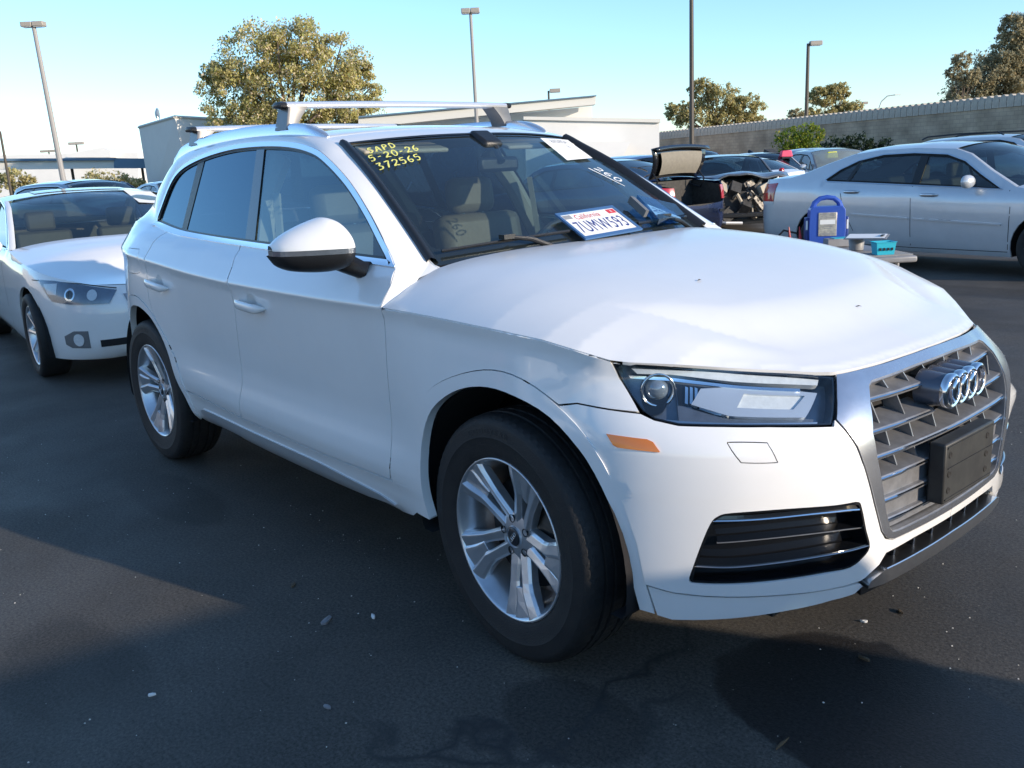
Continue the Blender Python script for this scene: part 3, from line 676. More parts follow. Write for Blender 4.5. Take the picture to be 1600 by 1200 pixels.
# ================================================================ the white SUV
def HS(uv):
    """signed body surface: u is the distance round the plan outline from the nose, v the height"""
    u = uv[:, 0]; P = hull(np.abs(u), uv[:, 1]); P[:, 1] *= np.where(u < 0, -1, 1); return P
suv = empty('suv', (0, 0, 0), label='large white crossover with silver roof bars parked in the foreground, front wheel nearest the camera', cat='car')
WP = 'white_paint'
DLOB = [(4.332, 1.21), (4.116, 1.188), (3.891, 1.172), (3.567, 1.160), (3.241, 1.151), (2.878, 1.142), (2.572, 1.134), (2.266, 1.127), (2.055, 1.122)]
DLOT = [(2.055, 1.122), (2.186, 1.209), (2.323, 1.3), (2.495, 1.398), (2.689, 1.483), (2.831, 1.527), (3.05, 1.559), (3.354, 1.574), (3.66, 1.571), (3.975, 1.544), (4.22, 1.497), (4.335, 1.425), (4.395, 1.282), (4.404, 1.222)]
DLOTs = crom(DLOT, 4); DLO = list(map(tuple, DLOTs)) + [tuple(p) for p in crom([(4.38, 1.209)]+DLOB, 3)[:-1]]
BL = [(3.256, 1.158), (3.19, 1.076), (3.165, 1.01), (3.16, .90), (3.175, .80), (3.19, .698), (3.20, .58), (3.225, .47), (3.232, .424)]
FD = [(2.052, 1.119), (2.018, 1.076), (2.016, 1.012), (2.020, .93), (2.026, .86), (2.042, .645), (2.048, .505), (2.071, .421)]
ARF_O = crom([(1.930, .34), (1.955, .42), (1.941, .565), (1.877, .685), (1.76, .795), (1.5691, 0.8680), (1.4130, 0.8780), (1.2567, 0.8186), (1.1315, 0.7250), (1.0508, 0.5871), (1.0175, 0.4881), (0.9997, 0.3800), (0.9787, 0.2957)], 4)
ARF_I = crom([(1.850, .34), (1.862, .42), (1.850, .575), (1.790, .70), (1.6880, 0.7798), (1.5689, 0.8233), (1.4363, 0.8277), (1.2736, 0.7832), (1.1543, 0.6882), (1.0821, 0.5637), (1.0527, 0.4590), (1.0390, 0.3944), (1.0201, 0.3023)], 4)
ARR_O = crom([(3.800, .31), (3.822, .455), (3.893, .611), (3.999, .733), (4.116, .82), (4.26, .870), (4.39, .872), (4.50, .84), (4.60, .77), (4.69, .65), (4.74, .50), (4.76, .36)], 4)
ARR_I = crom([(3.824, .30), (3.846, .40), (3.905, .513), (3.985, .675), (4.090, .775), (4.234, .822), (4.363, .822), (4.455, .784), (4.55, .70), (4.62, .58), (4.66, .45), (4.665, .34)], 4)
def t_(a): return [tuple(p) for p in a]
def circle(c, r, n=28, sx=1): return [(c[0]+r*sx*math.cos(2*math.pi*i/n), c[1]+r*math.sin(2*math.pi*i/n)) for i in range(n)]
def rrect(x0, y0, x1, y1, r, n=4):
    out = []
    for cx, cy, a in ((x1-r, y1-r, 0), (x0+r, y1-r, 90), (x0+r, y0+r, 180), (x1-r, y0+r, 270)):
        for k in range(n+1): out.append((cx+r*math.cos(R(a+90*k/n)), cy+r*math.sin(R(a+90*k/n))))
    return out
MIR = []          # right-hand parts that get a left-hand twin
def crease(qs, s0, s1):
    ss = np.linspace(s0, s1, 60); xx = np.interp(ss, _s, _p[:, 0]); return [np.stack([ss, ZC(xx)+q], 1) for q in qs]
CQ = (.013, .003, -.010, -.044, -.50, -.545, -.585, -.625)
def P_(name, poly, mat=WP, parent=suv, **k):
    o = panel(name, poly, HS, mat, parent, **k)
    if parent is suv: MIR.append(o)
    return o
# doors with handle bowls
bowlF = circle((2.985, .938), .047); bowlR = circle((3.965, .955), .047)
UP = lambda L_: [(a, b+.007) for a, b in L_]
fdoor = P_('front_door', UP([p for p in DLOB[::-1] if p[0] < 3.25]) + BL[0:] + [(2.594, .411)] + FD[::-1][:-1], holes=[bowlF], hgap=0, lines=crease(CQ, 2.0, 3.3), step=.026)
P_('rear_door', UP([p for p in DLOB if 3.25 < p[0] < 4.0])[::-1] + [(4.115, 1.194), (4.12, 1.0), (4.115, .88), (4.08, .815), (3.999, .733)] + [p for p in t_(ARR_O) if 3.825 < p[0] < 3.99][::-1] + [(3.822, .455), (3.70, .452), (3.515, .440)] + BL[::-1], holes=[bowlR], hgap=0, lines=crease(CQ, 3.1, 4.2), step=.026)
for c in ((2.985, .938), (3.965, .955)):
    P_('handle_recess', circle(c, .0475), gap=0, ret=0, step=.01, relief=lambda uv, c=c: -.028*np.clip(1-((uv[:, 0]-c[0])**2+(uv[:, 1]-c[1])**2)/.047**2, 0, 1)**.6)
def handle(c, tilt):
    n = 15; rows = []
    for i in range(n):
        t = i/(n-1); u = c[0]-.12+.24*t; v = c[1]+tilt*(t-.5)
        w = .019*min(1, (1-abs(2*t-1)**6)+.12); lift = .036*(1-abs(2*t-1)**4)**.6+.004
        b = HS(np.array([[u, v]]))[0]; nn = fdn(HS, np.array([[u, v]]))[0]; nn *= -np.sign(nn[1]) 
        up = np.array([0, 0, 1.]); rr = []
        for k in range(10):
            a = 2*math.pi*k/10; rr.append(b+nn*(lift+.009*math.cos(a)-.006)+up*w*math.sin(a))
        rows.append(rr)
    o = gridmesh('door_handle', np.array(rows), WP, suv, closev=True, cap=True); fixn(o); MIR.append(o)
handle((2.988, .936), -.010+.022); handle((3.975, .952), .018)
# fender, sill, arches, quarter
ARFo = t_(ARF_O)
P_('front_fender', [(2.016, 1.006), (1.85, 1.0075), (1.6895, 1.0026), (1.4945, 0.9948), (1.3097, 0.9809), (1.2067, 0.9626), (1.1096, 0.9386), (1.0901, 0.8992), (1.0519, 0.8537), (1.0225, 0.8184), (1.1057, 0.8218), (1.1969, 0.8283), (1.2517, 0.8186)] + [p for p in ARFo if p[0] > 1.27][::-1][:] + [(2.066, .423)] + FD[::-1][1:-2], lines=crease((-.010, -.044), 1.3, 2.03), gap=.0015, step=.02)
P_('sill', [(1.940, .427), (2.071, .418), (2.594, .408), (3.23, .421), (3.515, .437), (3.70, .449), (3.822, .452), (3.802, .34), (3.79, .275), (3.2, .262), (2.6, .262), (2.15, .275), (1.98, .31), (1.932, .34)])
o = P_('sill_trim', [(3.73, .372), (3.69, .384), (3.167, .372), (2.606, .363), (2.18, .338), (2.09, .318), (2.3, .292), (2.7, .275), (3.3, .272), (3.72, .284)], mat='satin_metal' if 0 else 'sill_silver' if 'sill_silver' in M else 'grey_plastic', off=.006, ret=.01)
arF = P_('wheel_arch_trim', t_(ARF_O)+t_(ARF_I)[::-1], off=.004, ret=.03, step=.014, gap=.001)
arR = P_('wheel_arch_trim', t_(ARR_O)+t_(ARR_I)[::-1], off=.004, ret=.03, step=.02, gap=.0005)
flap = [(4.245, 1.112), (4.22, 1.09), (4.195, 1.035), (4.215, 1.0), (4.258, .988), (4.40, .985), (4.432, .996), (4.44, 1.04), (4.43, 1.095), (4.405, 1.112)]
P_('quarter_panel', [(4.118, 1.194), (4.25, 1.208), (4.332, 1.216), (4.404, 1.224), (4.75, 1.228), (5.0, 1.226), (5.02, 1.10), (5.04, .93), (5.06, .76), (4.61, .76)] + [p for p in t_(ARR_O)[::-1] if 4.01 < p[0] < 4.61] + [(4.075, .812), (4.115, .88), (4.122, 1.0)], holes=[flap], lines=crease(CQ[:4], 4.1, 5.1), step=.026)
P_('fuel_flap', flap, lines=crease(CQ[:4], 4.1, 5.1), step=.02)
P_('rear_bumper', [(4.61, .757), (5.3, .757), (SMAX, .757), (SMAX, .33), (4.765, .33)] + [p for p in t_(ARR_O)[::-1] if p[0] > 4.615])
P_('tailgate', [(5.003, 1.22), (SMAX, 1.22), (SMAX, .76), (5.06, .76), (5.04, .93)], gap=.003)
P_('tail_lamp', [(4.93, 1.08), (5.45, 1.07), (5.45, .97), (5.1, .95), (4.95, .96)], mat='red_lens', off=.008, ret=.02)
# front bumper
fog = crom([(0.8905, 0.3985), (0.8806, 0.4397), (0.8606, 0.5016), (0.8404, 0.5534), (0.8232, 0.5732), (0.7918, 0.5818), (0.6908, 0.5848), (0.5927, 0.5822), (0.4994, 0.5766), (0.4561, 0.5715), (0.4412, 0.5536), (0.4203, 0.4876), (0.4011, 0.4366), (0.4244, 0.4118), (0.4662, 0.3966), (0.5466, 0.3990), (0.6509, 0.3955), (0.7813, 0.3926), (0.8624, 0.3925)], 3, True)
washer = crom([(0.7901, 0.7554), (0.7107, 0.7508), (0.6993, 0.7444), (0.6826, 0.7095), (0.6876, 0.7035), (0.7591, 0.7073), (0.7721, 0.7134), (0.7966, 0.7492)], 3, True)
bump = [(1.0017, 0.3801), (1.0194, 0.4881), (1.0527, 0.5871), (1.1334, 0.7250), (1.2514, 0.8156), (1.1967, 0.8269), (1.1055, 0.8204), (1.0200, 0.8152), (0.9821, 0.8019), (0.9197, 0.7914), (0.8074, 0.7883), (0.6927, 0.7830), (0.5178, 0.7702), (0.5088, 0.7847), (0.4889, 0.7584), (0.4630, 0.7161), (0.4341, 0.6430), (0.4031, 0.5605), (0.3675, 0.4733), (0.3452, 0.4461), (0.3110, 0.4330), (0.1500, 0.4300), (0, 0.4300), (0, 0.4050), (0.2000, 0.4050), (0.3300, 0.4000), (0.3522, 0.3721), (0.4031, 0.3507), (0.4224, 0.3458), (0.5195, 0.3548), (0.6124, 0.3557), (0.7287, 0.3590), (0.8562, 0.3620), (0.9353, 0.3668)]
def ledge(uv):
    s, z = uv[:, 0], uv[:, 1]; m = sstep(.42, .55, s)*(1-sstep(1.0, 1.12, s))
    return .010*m*(1-sstep(.655, .675, z))*sstep(.60, .64, z) + .007*m*(1-sstep(.66, .675, z)) - .006*np.exp(-((pdist(uv, np.array(fog))-.0)/.02)**2)
P_('front_bumper', bump, holes=[fog, washer], gap=.001, step=.013, hgap=0.0015, relief=ledge)
P_('washer_cover', t_(washer), gap=.001, relief=ledge, step=.018)
P_('bumper_lip', [(0.9997, 0.3760), (0.9353, 0.3628), (0.8561, 0.3579), (0.7287, 0.3550), (0.6125, 0.3516), (0.5195, 0.3508), (0.4224, 0.3418), (0.4031, 0.3257), (0.4366, 0.3099), (0.5165, 0.3121), (0.6926, 0.2975), (0.8556, 0.2858), (0.9369, 0.2800), (0.9767, 0.2895)], ret=.05)
P_('side_marker', [(1.1062, 0.7667), (0.9941, 0.7622), (0.9776, 0.7563), (0.9575, 0.7327), (0.9624, 0.7288), (1.0678, 0.7321), (1.0818, 0.7371)], mat='amber', off=.003, ret=.01, step=.02)
# fog lamp grille
def bar(name, pts, mat, off0, off1, th, parent=suv, mirror=True, dz=0):
    """blade along the body surface: pts (s, z); from depth off0 to off1 (outward), thickness th"""
    C = crom(pts, 6); S = HS(C); N = fdn(HS, C); N *= np.where(N[:, 0:1]*1+(-N[:, 1:2])*.5 < 0, -1, 1)
    up = np.array([0, 0, 1.]); rows = []
    for p, n in zip(S, N):
        n = n.copy(); n[2] = 0; n /= np.linalg.norm(n)
        rows.append([p+n*off0+up*(th/2+dz), p+n*off1+up*th*.35, p+n*(off1+.002)+up*0, p+n*off1-up*th*.35, p+n*off0-up*(th/2-dz)])
    o = gridmesh(name, np.array(rows), mat, parent, closev=True, cap=True, smooth=False); fixn(o)
    if mirror and parent is suv: MIR.append(o)
    return o
fr = P_('fog_grille', t_(fog), mat='gloss_black', off=-.055, ret=0, gap=-.004)
o = panel('recess_wall', t_(fog), HS, 'gloss_black', fr, off=-.004, ret=.055, gap=0, holes=[t_(inset(fog, .006))])
b1 = bar('blade', [(0.8343, 0.5634), (0.7411, 0.5643), (0.5927, 0.5660), (0.4994, 0.5616), (0.4492, 0.5546)], 'gloss_black', -.05, -.010, .022, fr)
b2 = bar('blade_edge', [(0.8343, 0.5593), (0.7411, 0.5603), (0.5927, 0.5620), (0.4994, 0.5576), (0.4492, 0.5506)], 'chrome', -.012, -.005, .007, fr)
bar('blade', [(0.8222, 0.4976), (0.7108, 0.5039), (0.5927, 0.5057), (0.4994, 0.5026), (0.4263, 0.4937)], 'gloss_black', -.05, -.014, .008, fr)
bar('blade', [(0.8786, 0.4366), (0.7916, 0.4353), (0.6906, 0.4403), (0.5460, 0.4460), (0.4512, 0.4437), (0.4062, 0.4416)], 'gloss_black', -.05, -.008, .012, fr)
bar('blade_edge', [(0.8786, 0.4376), (0.7916, 0.4363), (0.6906, 0.4413), (0.5460, 0.4470), (0.4512, 0.4447), (0.4062, 0.4426)], 'satin_metal', -.010, -.005, .004, fr)
bar('blade_edge', [(0.8242, 0.4986), (0.7108, 0.5049), (0.5927, 0.5067), (0.4994, 0.5036), (0.4283, 0.4947)], 'grey_plastic', -.016, -.0125, .0035, fr)
for s_ in (0.5552, 0.4967): panel('lamp_bezel', circle((s_, .51), .035, 20), HS, 'gloss_black', fr, off=-.040, gap=0, ret=.02) if s_ == .50 else None
# headlamp
HL = crom([(1.1097, 0.9335), (1.0901, 0.8992), (1.0519, 0.8537), (1.0168, 0.8217), (0.9824, 0.8046), (0.9198, 0.7940), (0.8072, 0.7909), (0.6922, 0.7856), (0.5857, 0.7787), (0.5206, 0.7746), (0.4600, 0.8465), (0.4371, 0.8726), (0.5097, 0.8819), (0.5983, 0.8903), (0.7526, 0.9043), (0.9473, 0.9238), (1.0624, 0.9328)], 2, True)
HL = t_([(1.1097, 0.9335), (1.0901, 0.8992), (1.0519, 0.8537), (1.0168, 0.8217), (0.9824, 0.8046), (0.9198, 0.7940), (0.8072, 0.7909), (0.6922, 0.7856), (0.5857, 0.7787), (0.5206, 0.7746), (0.4371, 0.8726), (0.5097, 0.8819), (0.5983, 0.8903), (0.7526, 0.9043), (0.9473, 0.9238), (1.0624, 0.9328)])
hl = P_('headlight', HL, mat='lamp_housing', off=-.050, ret=0, gap=.003, step=.02)
def H_(name, poly, mat, off, **k): 
    k.setdefault('step', .02); k.setdefault('gap', 0); k.setdefault('ret', .006)
    return panel(name, poly, HS, mat, hl, off=off, **k)
H_('housing_wall', HL, 'gloss_black', -.006, gap=.0015, ret=.046, holes=[t_(inset(HL, .0045))])
H_('lens', HL, 'lens_glass', -.001, gap=.002, ret=0)
H_('light_bar', [(1.0575, 0.9160), (1.0417, 0.9039), (0.9465, 0.9006), (0.7557, 0.8823), (0.5005, 0.8622), (0.4868, 0.8728), (0.6553, 0.8890), (0.8552, 0.9060)], 'frosted_lens', -.016, ret=.02)
H_('light_bar_shelf', [(1.0667, 0.9007), (0.9464, 0.8946), (0.7565, 0.8768), (0.5612, 0.8606), (0.5634, 0.8543), (0.7574, 0.8713), (0.9460, 0.8887), (1.0612, 0.8944)], 'chrome', -.020)
tf = [(.888, .843), (.783, .818), (.575, .803), (.507, .850), (.592, .8605), (.757, .875), (.86, .874)]
tl = [(.757, .834), (.602, .822), (.552, .847), (.728, .861)]
H_('turn_signal_frame', tf, 'lamp_silver', -.024, holes=[tl], ret=.015)
H_('turn_signal', tl, 'frosted_lens', -.030, step=.015)
H_('reflector_panel', [(0.9209, 0.8124), (0.7851, 0.8062), (0.5820, 0.7946), (0.5434, 0.7924), (0.5363, 0.7995), (0.5793, 0.8051), (0.7838, 0.8166), (0.8833, 0.8369), (0.9131, 0.8787), (0.9305, 0.8795)], 'lamp_housing', -.036)
H_('lower_strip', [(0.9769, 0.8105), (0.7856, 0.8028), (0.6804, 0.7979), (0.5461, 0.7896), (0.5493, 0.7851), (0.6816, 0.7926), (0.7861, 0.7977), (0.9675, 0.8014)], 'satin_metal', -.022)
def at_h(s, z, d):
    uv = np.array([[s, z]]); p = HS(uv)[0]; n = fdn(HS, uv)[0]; n = n if n[0] > 0 else -n; return p+n*d, n
c, n = at_h(.985, .878, -.045)
mb = bmesh.new(); bmesh.ops.create_icosphere(mb, subdivisions=3, radius=.031); me = bpy.data.meshes.new('projector'); mb.to_mesh(me); mb.free()
pj = link('projector', me, 'projector_glass' if 'projector_glass' in M else 'lens_glass', hl); pj.location = c; me.polygons.foreach_set('use_smooth', [True]*len(me.polygons))
def ring(name, c, ax, r, w, mat, parent, seg=40, depth=.012):
    ax = Vector(ax).normalized(); q = ax.to_track_quat('Y', 'Z')
    o = lathe(name, [(r-w, -depth*.3), (r-w*.6, depth*.4), (r-w*.1, depth*.5), (r, depth*.2), (r, -depth), (r-w, -depth)], mat, parent, n=seg, closed=True)
    o.location = c; o.rotation_mode = 'QUATERNION'; o.rotation_quaternion = q; return o
ring('projector_ring', Vector(c)+Vector((.014, -.012, 0)), (.75, -.65, 0), .044, .009, 'chrome', hl)
c2, n2 = at_h(.985, .878, -.049)
H_('projector_bowl', circle((0.9901, 0.8617), .038, 20), 'gloss_black', -.043)
for k, (s_, z_) in enumerate([(0.9009, 0.8635), (0.8871, 0.8631), (0.8731, 0.8618)]):
    H_('reflector_facet', [(s_+.004, z_-.016), (s_-.004, z_-.018), (s_-.005, z_+.014), (s_+.003, z_+.016)], 'chrome', -.030)
H_('reflector_well', [(0.9227, 0.8444), (0.8495, 0.8387), (0.8315, 0.8561), (0.8483, 0.8765), (0.9308, 0.8842)], 'gloss_black', -.034)
# grille
GOr = [(0, 0.8828), (0.0850, 0.8801), (0.2443, 0.8771), (0.3371, 0.8756), (0.4330, 0.8756), (0.4737, 0.8282), (0.5073, 0.7830), (0.4889, 0.7584), (0.4630, 0.7161), (0.4341, 0.6430), (0.4031, 0.5605), (0.3675, 0.4733), (0.3431, 0.4471), (0.3110, 0.4360), (0.1500, 0.4330), (0, 0.4330)]
GIr = [(0, 0.8575), (0.0814, 0.8564), (0.2641, 0.8505), (0.3284, 0.8475), (0.3466, 0.8403), (0.3751, 0.8041), (0.4002, 0.7373), (0.3962, 0.6843), (0.3838, 0.6319), (0.3543, 0.5221), (0.3320, 0.4700), (0.3180, 0.4580), (0.2900, 0.4550), (0.1500, 0.4530), (0, 0.4530)]
def sym(p): return p + [(-a, b) for a, b in p[::-1] if a != 0]
gr = panel('grille', sym(GIr), HS, 'seam_dark', suv, off=-.10, ret=0, gap=-.02, step=.04)
def bez(uv):
    d = pdist(uv, np.array(sym(GIr))); return .004+.014*np.exp(-((d)/.03)**2)+.012*sstep(0, .03, d)
gf = panel('grille_frame', sym(GOr), HS, 'satin_frame' if 'satin_frame' in M else 'satin_metal', gr, off=.004, ret=.03, gap=.002, step=.018, holes=[sym(GIr)], hgap=0)
panel('inner_wall', sym(GIr), HS, 'slat_grey', gr, off=0, ret=.09, gap=-.001, holes=[sym(t_(inset(GIr, .0015)))] if 0 else [t_(inset(sym(GIr), .004))])
def slat(z, s1, gaps, dz=0, name='slat', depth=.075, th=.030, tilt=.020):
    """one grille bar; gaps = stretches of s left out behind the badge or the plate"""
    segs = []; cur = -s1
    for a, b in gaps: segs.append((cur, a)); cur = b
    segs.append((cur, s1))
    for a, b in segs:
        n = max(4, int((b-a)/.03)); U = np.linspace(a, b, n); rows = []; rows2 = []
        for u in U:
            uv = np.array([[u, z]]); p = HS(uv)[0]; nn = np.array([1, -.0, 0]); k = (.010 if (abs(u) > .27) else 0)
            e = 0
            x = p[0]-.004-e
            rows.append([(x-depth, p[1], z+tilt), (x-.004, p[1], z+.001), (x, p[1], z-.004), (x-.002, p[1], z-.013), (x-.02, p[1], z-.014), (x-depth, p[1], z+tilt-.012)])
            rows2.append([(x-.001, p[1], z-.0018), (x+.0025, p[1], z-.004), (x+.0025, p[1], z-.010), (x-.002, p[1], z-.0125)] if abs(u) > .27 else [(x-.001, p[1], z-.0025), (x+.002, p[1], z-.004), (x+.002, p[1], z-.0065), (x-.001, p[1], z-.0075)])
        o = gridmesh(name, np.array(rows), 'slat_grey', gr, closev=True, cap=True, smooth=False); fixn(o)
        o2 = gridmesh('slat_edge', np.array(rows2), 'chrome', gr, closev=True, cap=True, smooth=False); fixn(o2)
slat(.812, .395, [(-.118, .118)]); slat(.740, .405, [(-.100, .100)]); slat(.676, .398, []); slat(.617, .382, [(-.16, .16)] if 0 else [])
for z, s1 in ((.555, .362), (.497, .345)): slat(z, s1, [], depth=.02, tilt=.004)
panel('closed_panel', sym([(0, .610), (.378, .610), (.352, .522), (.334, .472), (.31, .460), (0, .460)]), HS, 'slat_grey', gr, off=-.018, ret=0, gap=.002)
for z0, z1, us in ((.812, .864, (-.36, -.25, -.15, -.05, .05, .15, .25, .36)), (.740, .812, (-.33, -.215, .215, .33)), (.676, .740, (-.30, -.19, -.07, .07, .19, .30)), (.617, .676, (-.27, -.17, -.06, .06, .17, .27))):
    for u in us:
        p = HS(np.array([[u, z0]]))[0]; m_ = MB(); lean = .018*np.sign(u) if z0 > .7 else 0
        V = []
        for dx, zz, dy in ((-.080, z0, 0), (-.022, z0+.0, 0), (-.040, z1-.012, lean), (-.080, z1-.004, lean)):
            for sy in (-.0022, .0022): V.append((p[0]+dx, p[1]+sy-dy, zz))
        m_.add(V, [(0, 2, 4, 6), (1, 7, 5, 3), (0, 1, 3, 2), (2, 3, 5, 4), (4, 5, 7, 6), (6, 7, 1, 0)]); m_.build('rib', 'slat_grey', gr)
# badge: four linked rings on a carrier
BX = .868; em = gridmesh('badge', np.array([[(BX-.075+.060*t, .060*math.cos(a)*(1+.08*(1-t))+0*1, .790+.030*math.sin(a)) for a in np.linspace(0, 2*math.pi, 24, endpoint=False)] for t in (0, 1)]), 'slat_grey', gr)
bpy.data.objects.remove(em)
em = MB()
for k in range(4):
    cy = (k-1.5)*.0535
    P1 = [(BX-.085+.01, cy, .789), (BX-.006, cy, .789)]
    em.tube(P1, [.050, .043], 28, cap=True)
em = em.build('badge', 'slat_blue' if 'slat_blue' in M else 'slat_grey', gr, smooth=True)
for k in range(4):
    o = lathe('ring', [(.034, -.004), (.036, .006), (.041, .008), (.046, .005), (.0475, -.004), (.046, -.012), (.036, -.012)], 'chrome', em, n=48, axis='x', closed=True, hard=50)
    o.location = (BX+.006-.0008*k, (k-1.5)*.0535, .789)
# plate bracket
pb = MB(); pb.box((.878, 0, .578), (.045, .305, .168)); br = pb.build('plate_bracket', 'bracket_black', suv, bevel=.006)
b2 = MB(); b2.box((.9015, 0, .650), (.003, .285, .005)); b2.box((.9015, 0, .506), (.003, .285, .005)); b2.box((.902, 0, .592), (.0025, .27, .0025))
b2.build('bracket_rim', 'bracket_black', br)
for sy in (-.125, .105):
    for z in (.628, .575, .530):
        o = lathe('screw_hole', [(.0, 0), (.006, 0), (.008, .002), (.0095, 0)], 'seam_dark', br, n=14, axis='x'); o.location = (.9012, sy, z)
# lower intake and skid strip
P_('lower_intake', [(0, .404), (.33, .399), (.352, .366), (.30, .355), (0, .352)], mat='seam_dark', off=-.05, gap=-.006, ret=0)
for u in (.06, .16, .26):
    o = bar('intake_rib', [(u-.004, .38), (u+.004, .38)], 'black_trim', -.05, -.018, .05); 
P_('skid_strip', [(0, .366), (.20, .362), (.34, .362), (.40, .345), (.405, .326), (.34, .318), (.2, .318), (0, .320)], mat='satin_metal', off=.014, ret=.06, gap=0)
P_('air_dam', [(0, .318), (.40, .318), (.39, .285), (0, .280)], mat='black_trim', off=-.01, gap=0, ret=.03)
o = bar('spoiler_lip', [(0, .366), (.15, .363), (.34, .363)], 'satin_metal', -.02, .016, .006)
# ---- side glass, trims, pillars, roof
chrome_in = inset(DLO, .020); seal_in = inset(DLO, .030)
P_('window_trim', DLO, mat='chrome', off=.005, ret=.010, gap=.0005, holes=[t_(chrome_in)], hgap=0, step=.03)
P_('window_seal', t_(chrome_in), mat='black_trim', off=-.003, ret=.004, gap=0, holes=[t_(seal_in)], hgap=0, step=.03)
def clipx(poly, lo, hi):
    """keep the part of a polygon between two slanted lines s = a + b*(z-1.15)"""
    def cut(P, f):
        out = []
        for i in range(len(P)):
            a, b = P[i], P[(i+1) % len(P)]; fa, fb = f(a), f(b)
            if fa >= 0: out.append(a)
            if (fa >= 0) != (fb >= 0): t = fa/(fa-fb); out.append((a[0]+t*(b[0]-a[0]), a[1]+t*(b[1]-a[1])))
        return out
    P = [tuple(p) for p in poly]
    if lo: P = cut(P, lambda p: p[0]-(lo[0]+lo[1]*(p[1]-1.16)))
    if hi: P = cut(P, lambda p: (hi[0]+hi[1]*(p[1]-1.16))-p[0])
    return P
kB0, kB1, kQ0, kQ1, kS = (3.134, .377), (3.228, .33), (3.93, .02), (3.995, .06), (2.232, .50)
win = seal_in
P_('front_window', clipx(win, kS, kB0), mat='side_glass', off=-.008, ret=0, gap=0, step=.06)
P_('sail_trim', clipx(win, None, (kS[0], kS[1])), mat='gloss_black', off=-.006, ret=0, gap=0, step=.03)
P_('center_pillar_trim', clipx(win, kB0, kB1), mat='gloss_black', off=-.003, ret=.004, gap=0, step=.03)
P_('rear_window', clipx(win, kB1, kQ0), mat='privacy_glass', off=-.008, ret=0, gap=0, step=.06)
P_('quarter_trim', clipx(win, kQ0, kQ1), mat='black_trim', off=-.005, ret=.004, gap=0, step=.03)
P_('quarter_window', clipx(win, kQ1, None), mat='privacy_glass', off=-.008, ret=0, gap=0, step=.06)
endp = HS(np.array([[5.0, 1.222]]))[0]
A_ = HS(np.array(DLOT + [(4.75, 1.224), (5.0, 1.2225)]))
A_ = A_ + np.array([0, 0, 0])
B_ = np.array([(-.545, -.722, 1.128), (-.66, -.700, 1.205), (-.80, -.675, 1.295), (-.965, -.645, 1.395), (-1.14, -.612, 1.485), (-1.28, -.595, 1.547), (-1.50, -.602, 1.583), (-1.84, -.607, 1.600), (-2.15, -.607, 1.601), (-2.48, -.600, 1.590), (-2.78, -.59, 1.565), (-2.98, -.585, 1.515), (-3.15, -.60, 1.42), (-3.26, -.62, 1.32), (-3.36, -.655, 1.245), tuple(endp+[0, .0, .0])])
nB = 6; A = crom(A_, nB); Bc = crom(B_, nB); rows = []
BF = np.concatenate([np.full(4*nB, .25), np.linspace(.25, 1, 2*nB), np.ones(6*nB), np.linspace(1, -.1, 3*nB+1)])
for a, b in zip(A, Bc):
    d = b-a; L = np.linalg.norm(d)+1e-9
    n = np.array([0, -1., .42]); n -= d*(n@d)/L/L; n /= np.linalg.norm(n)+1e-9
    up = np.array([0, .42, 1.]); up /= np.linalg.norm(up); inn = np.array([0, 1, .12])
    rows.append([])
    for t in np.linspace(0, 1, 9):
        q = a+d*t+n*min(.022, L*.16)*BF[len(rows)-1]*(4*t*(1-t))**.8*(1.0 if t < .5 else 1.0); rows[-1].append(q)
A0 = np.array(rows); 
# a small gap and fold beside the window trim
o = gridmesh('side_frame', A0, WP, suv); fixn(o); MIR.append(o)
if o.data.polygons[0].normal.y > 0: o.data.flip_normals()
seam = gridmesh('frame_seam', np.array([[a+[0, .004, 0], a+[0, .02, -.0]] for a in A]), 'seam_dark', suv); MIR.append(seam)
# roof
RC = Curve1([(-3.4, 1.55), (-3.25, 1.576), (-3.0, 1.60), (-2.6, 1.619), (-2.1, 1.628), (-1.7, 1.623), (-1.4, 1.605), (-1.25, 1.586), (-1.15, 1.563)])
iw = 5*nB-1          # where the windscreen corner sits on the roof edge
rb = Bc[iw:11*nB+1]; nr = len(rb); rows = []
for i, b in enumerate(rb):
    t = i/(nr-1); xc = (-1.145)*(1-t)+(-3.22)*t; row = []
    for w in np.linspace(-1, 1, 31):
        k = 1-abs(w)**2.3; x = b[0]+(xc-b[0])*(1-w*w); row.append((x, w*abs(b[1]), b[2]+(float(RC(xc))-b[2])*k))
    rows.append(row)
rf = gridmesh('roof', np.array(rows), WP, suv)
if rf.data.polygons[0].normal.z < 0: rf.data.flip_normals()
# rear screen
rb2 = Bc[11*nB:]; rows = []
for i, b in enumerate(rb2):
    t = i/(len(rb2)-1); xc = -3.22*(1-t)+(-3.74)*t; zc_ = 1.578*(1-t)+1.222*t
    rows.append([(b[0]+(xc-b[0])*(1-w*w), w*abs(b[1]), b[2]+(zc_-b[2])*(1-w*w)) for w in np.linspace(-1, 1, 17)])
gridmesh('rear_screen', np.array(rows), 'privacy_glass', suv)
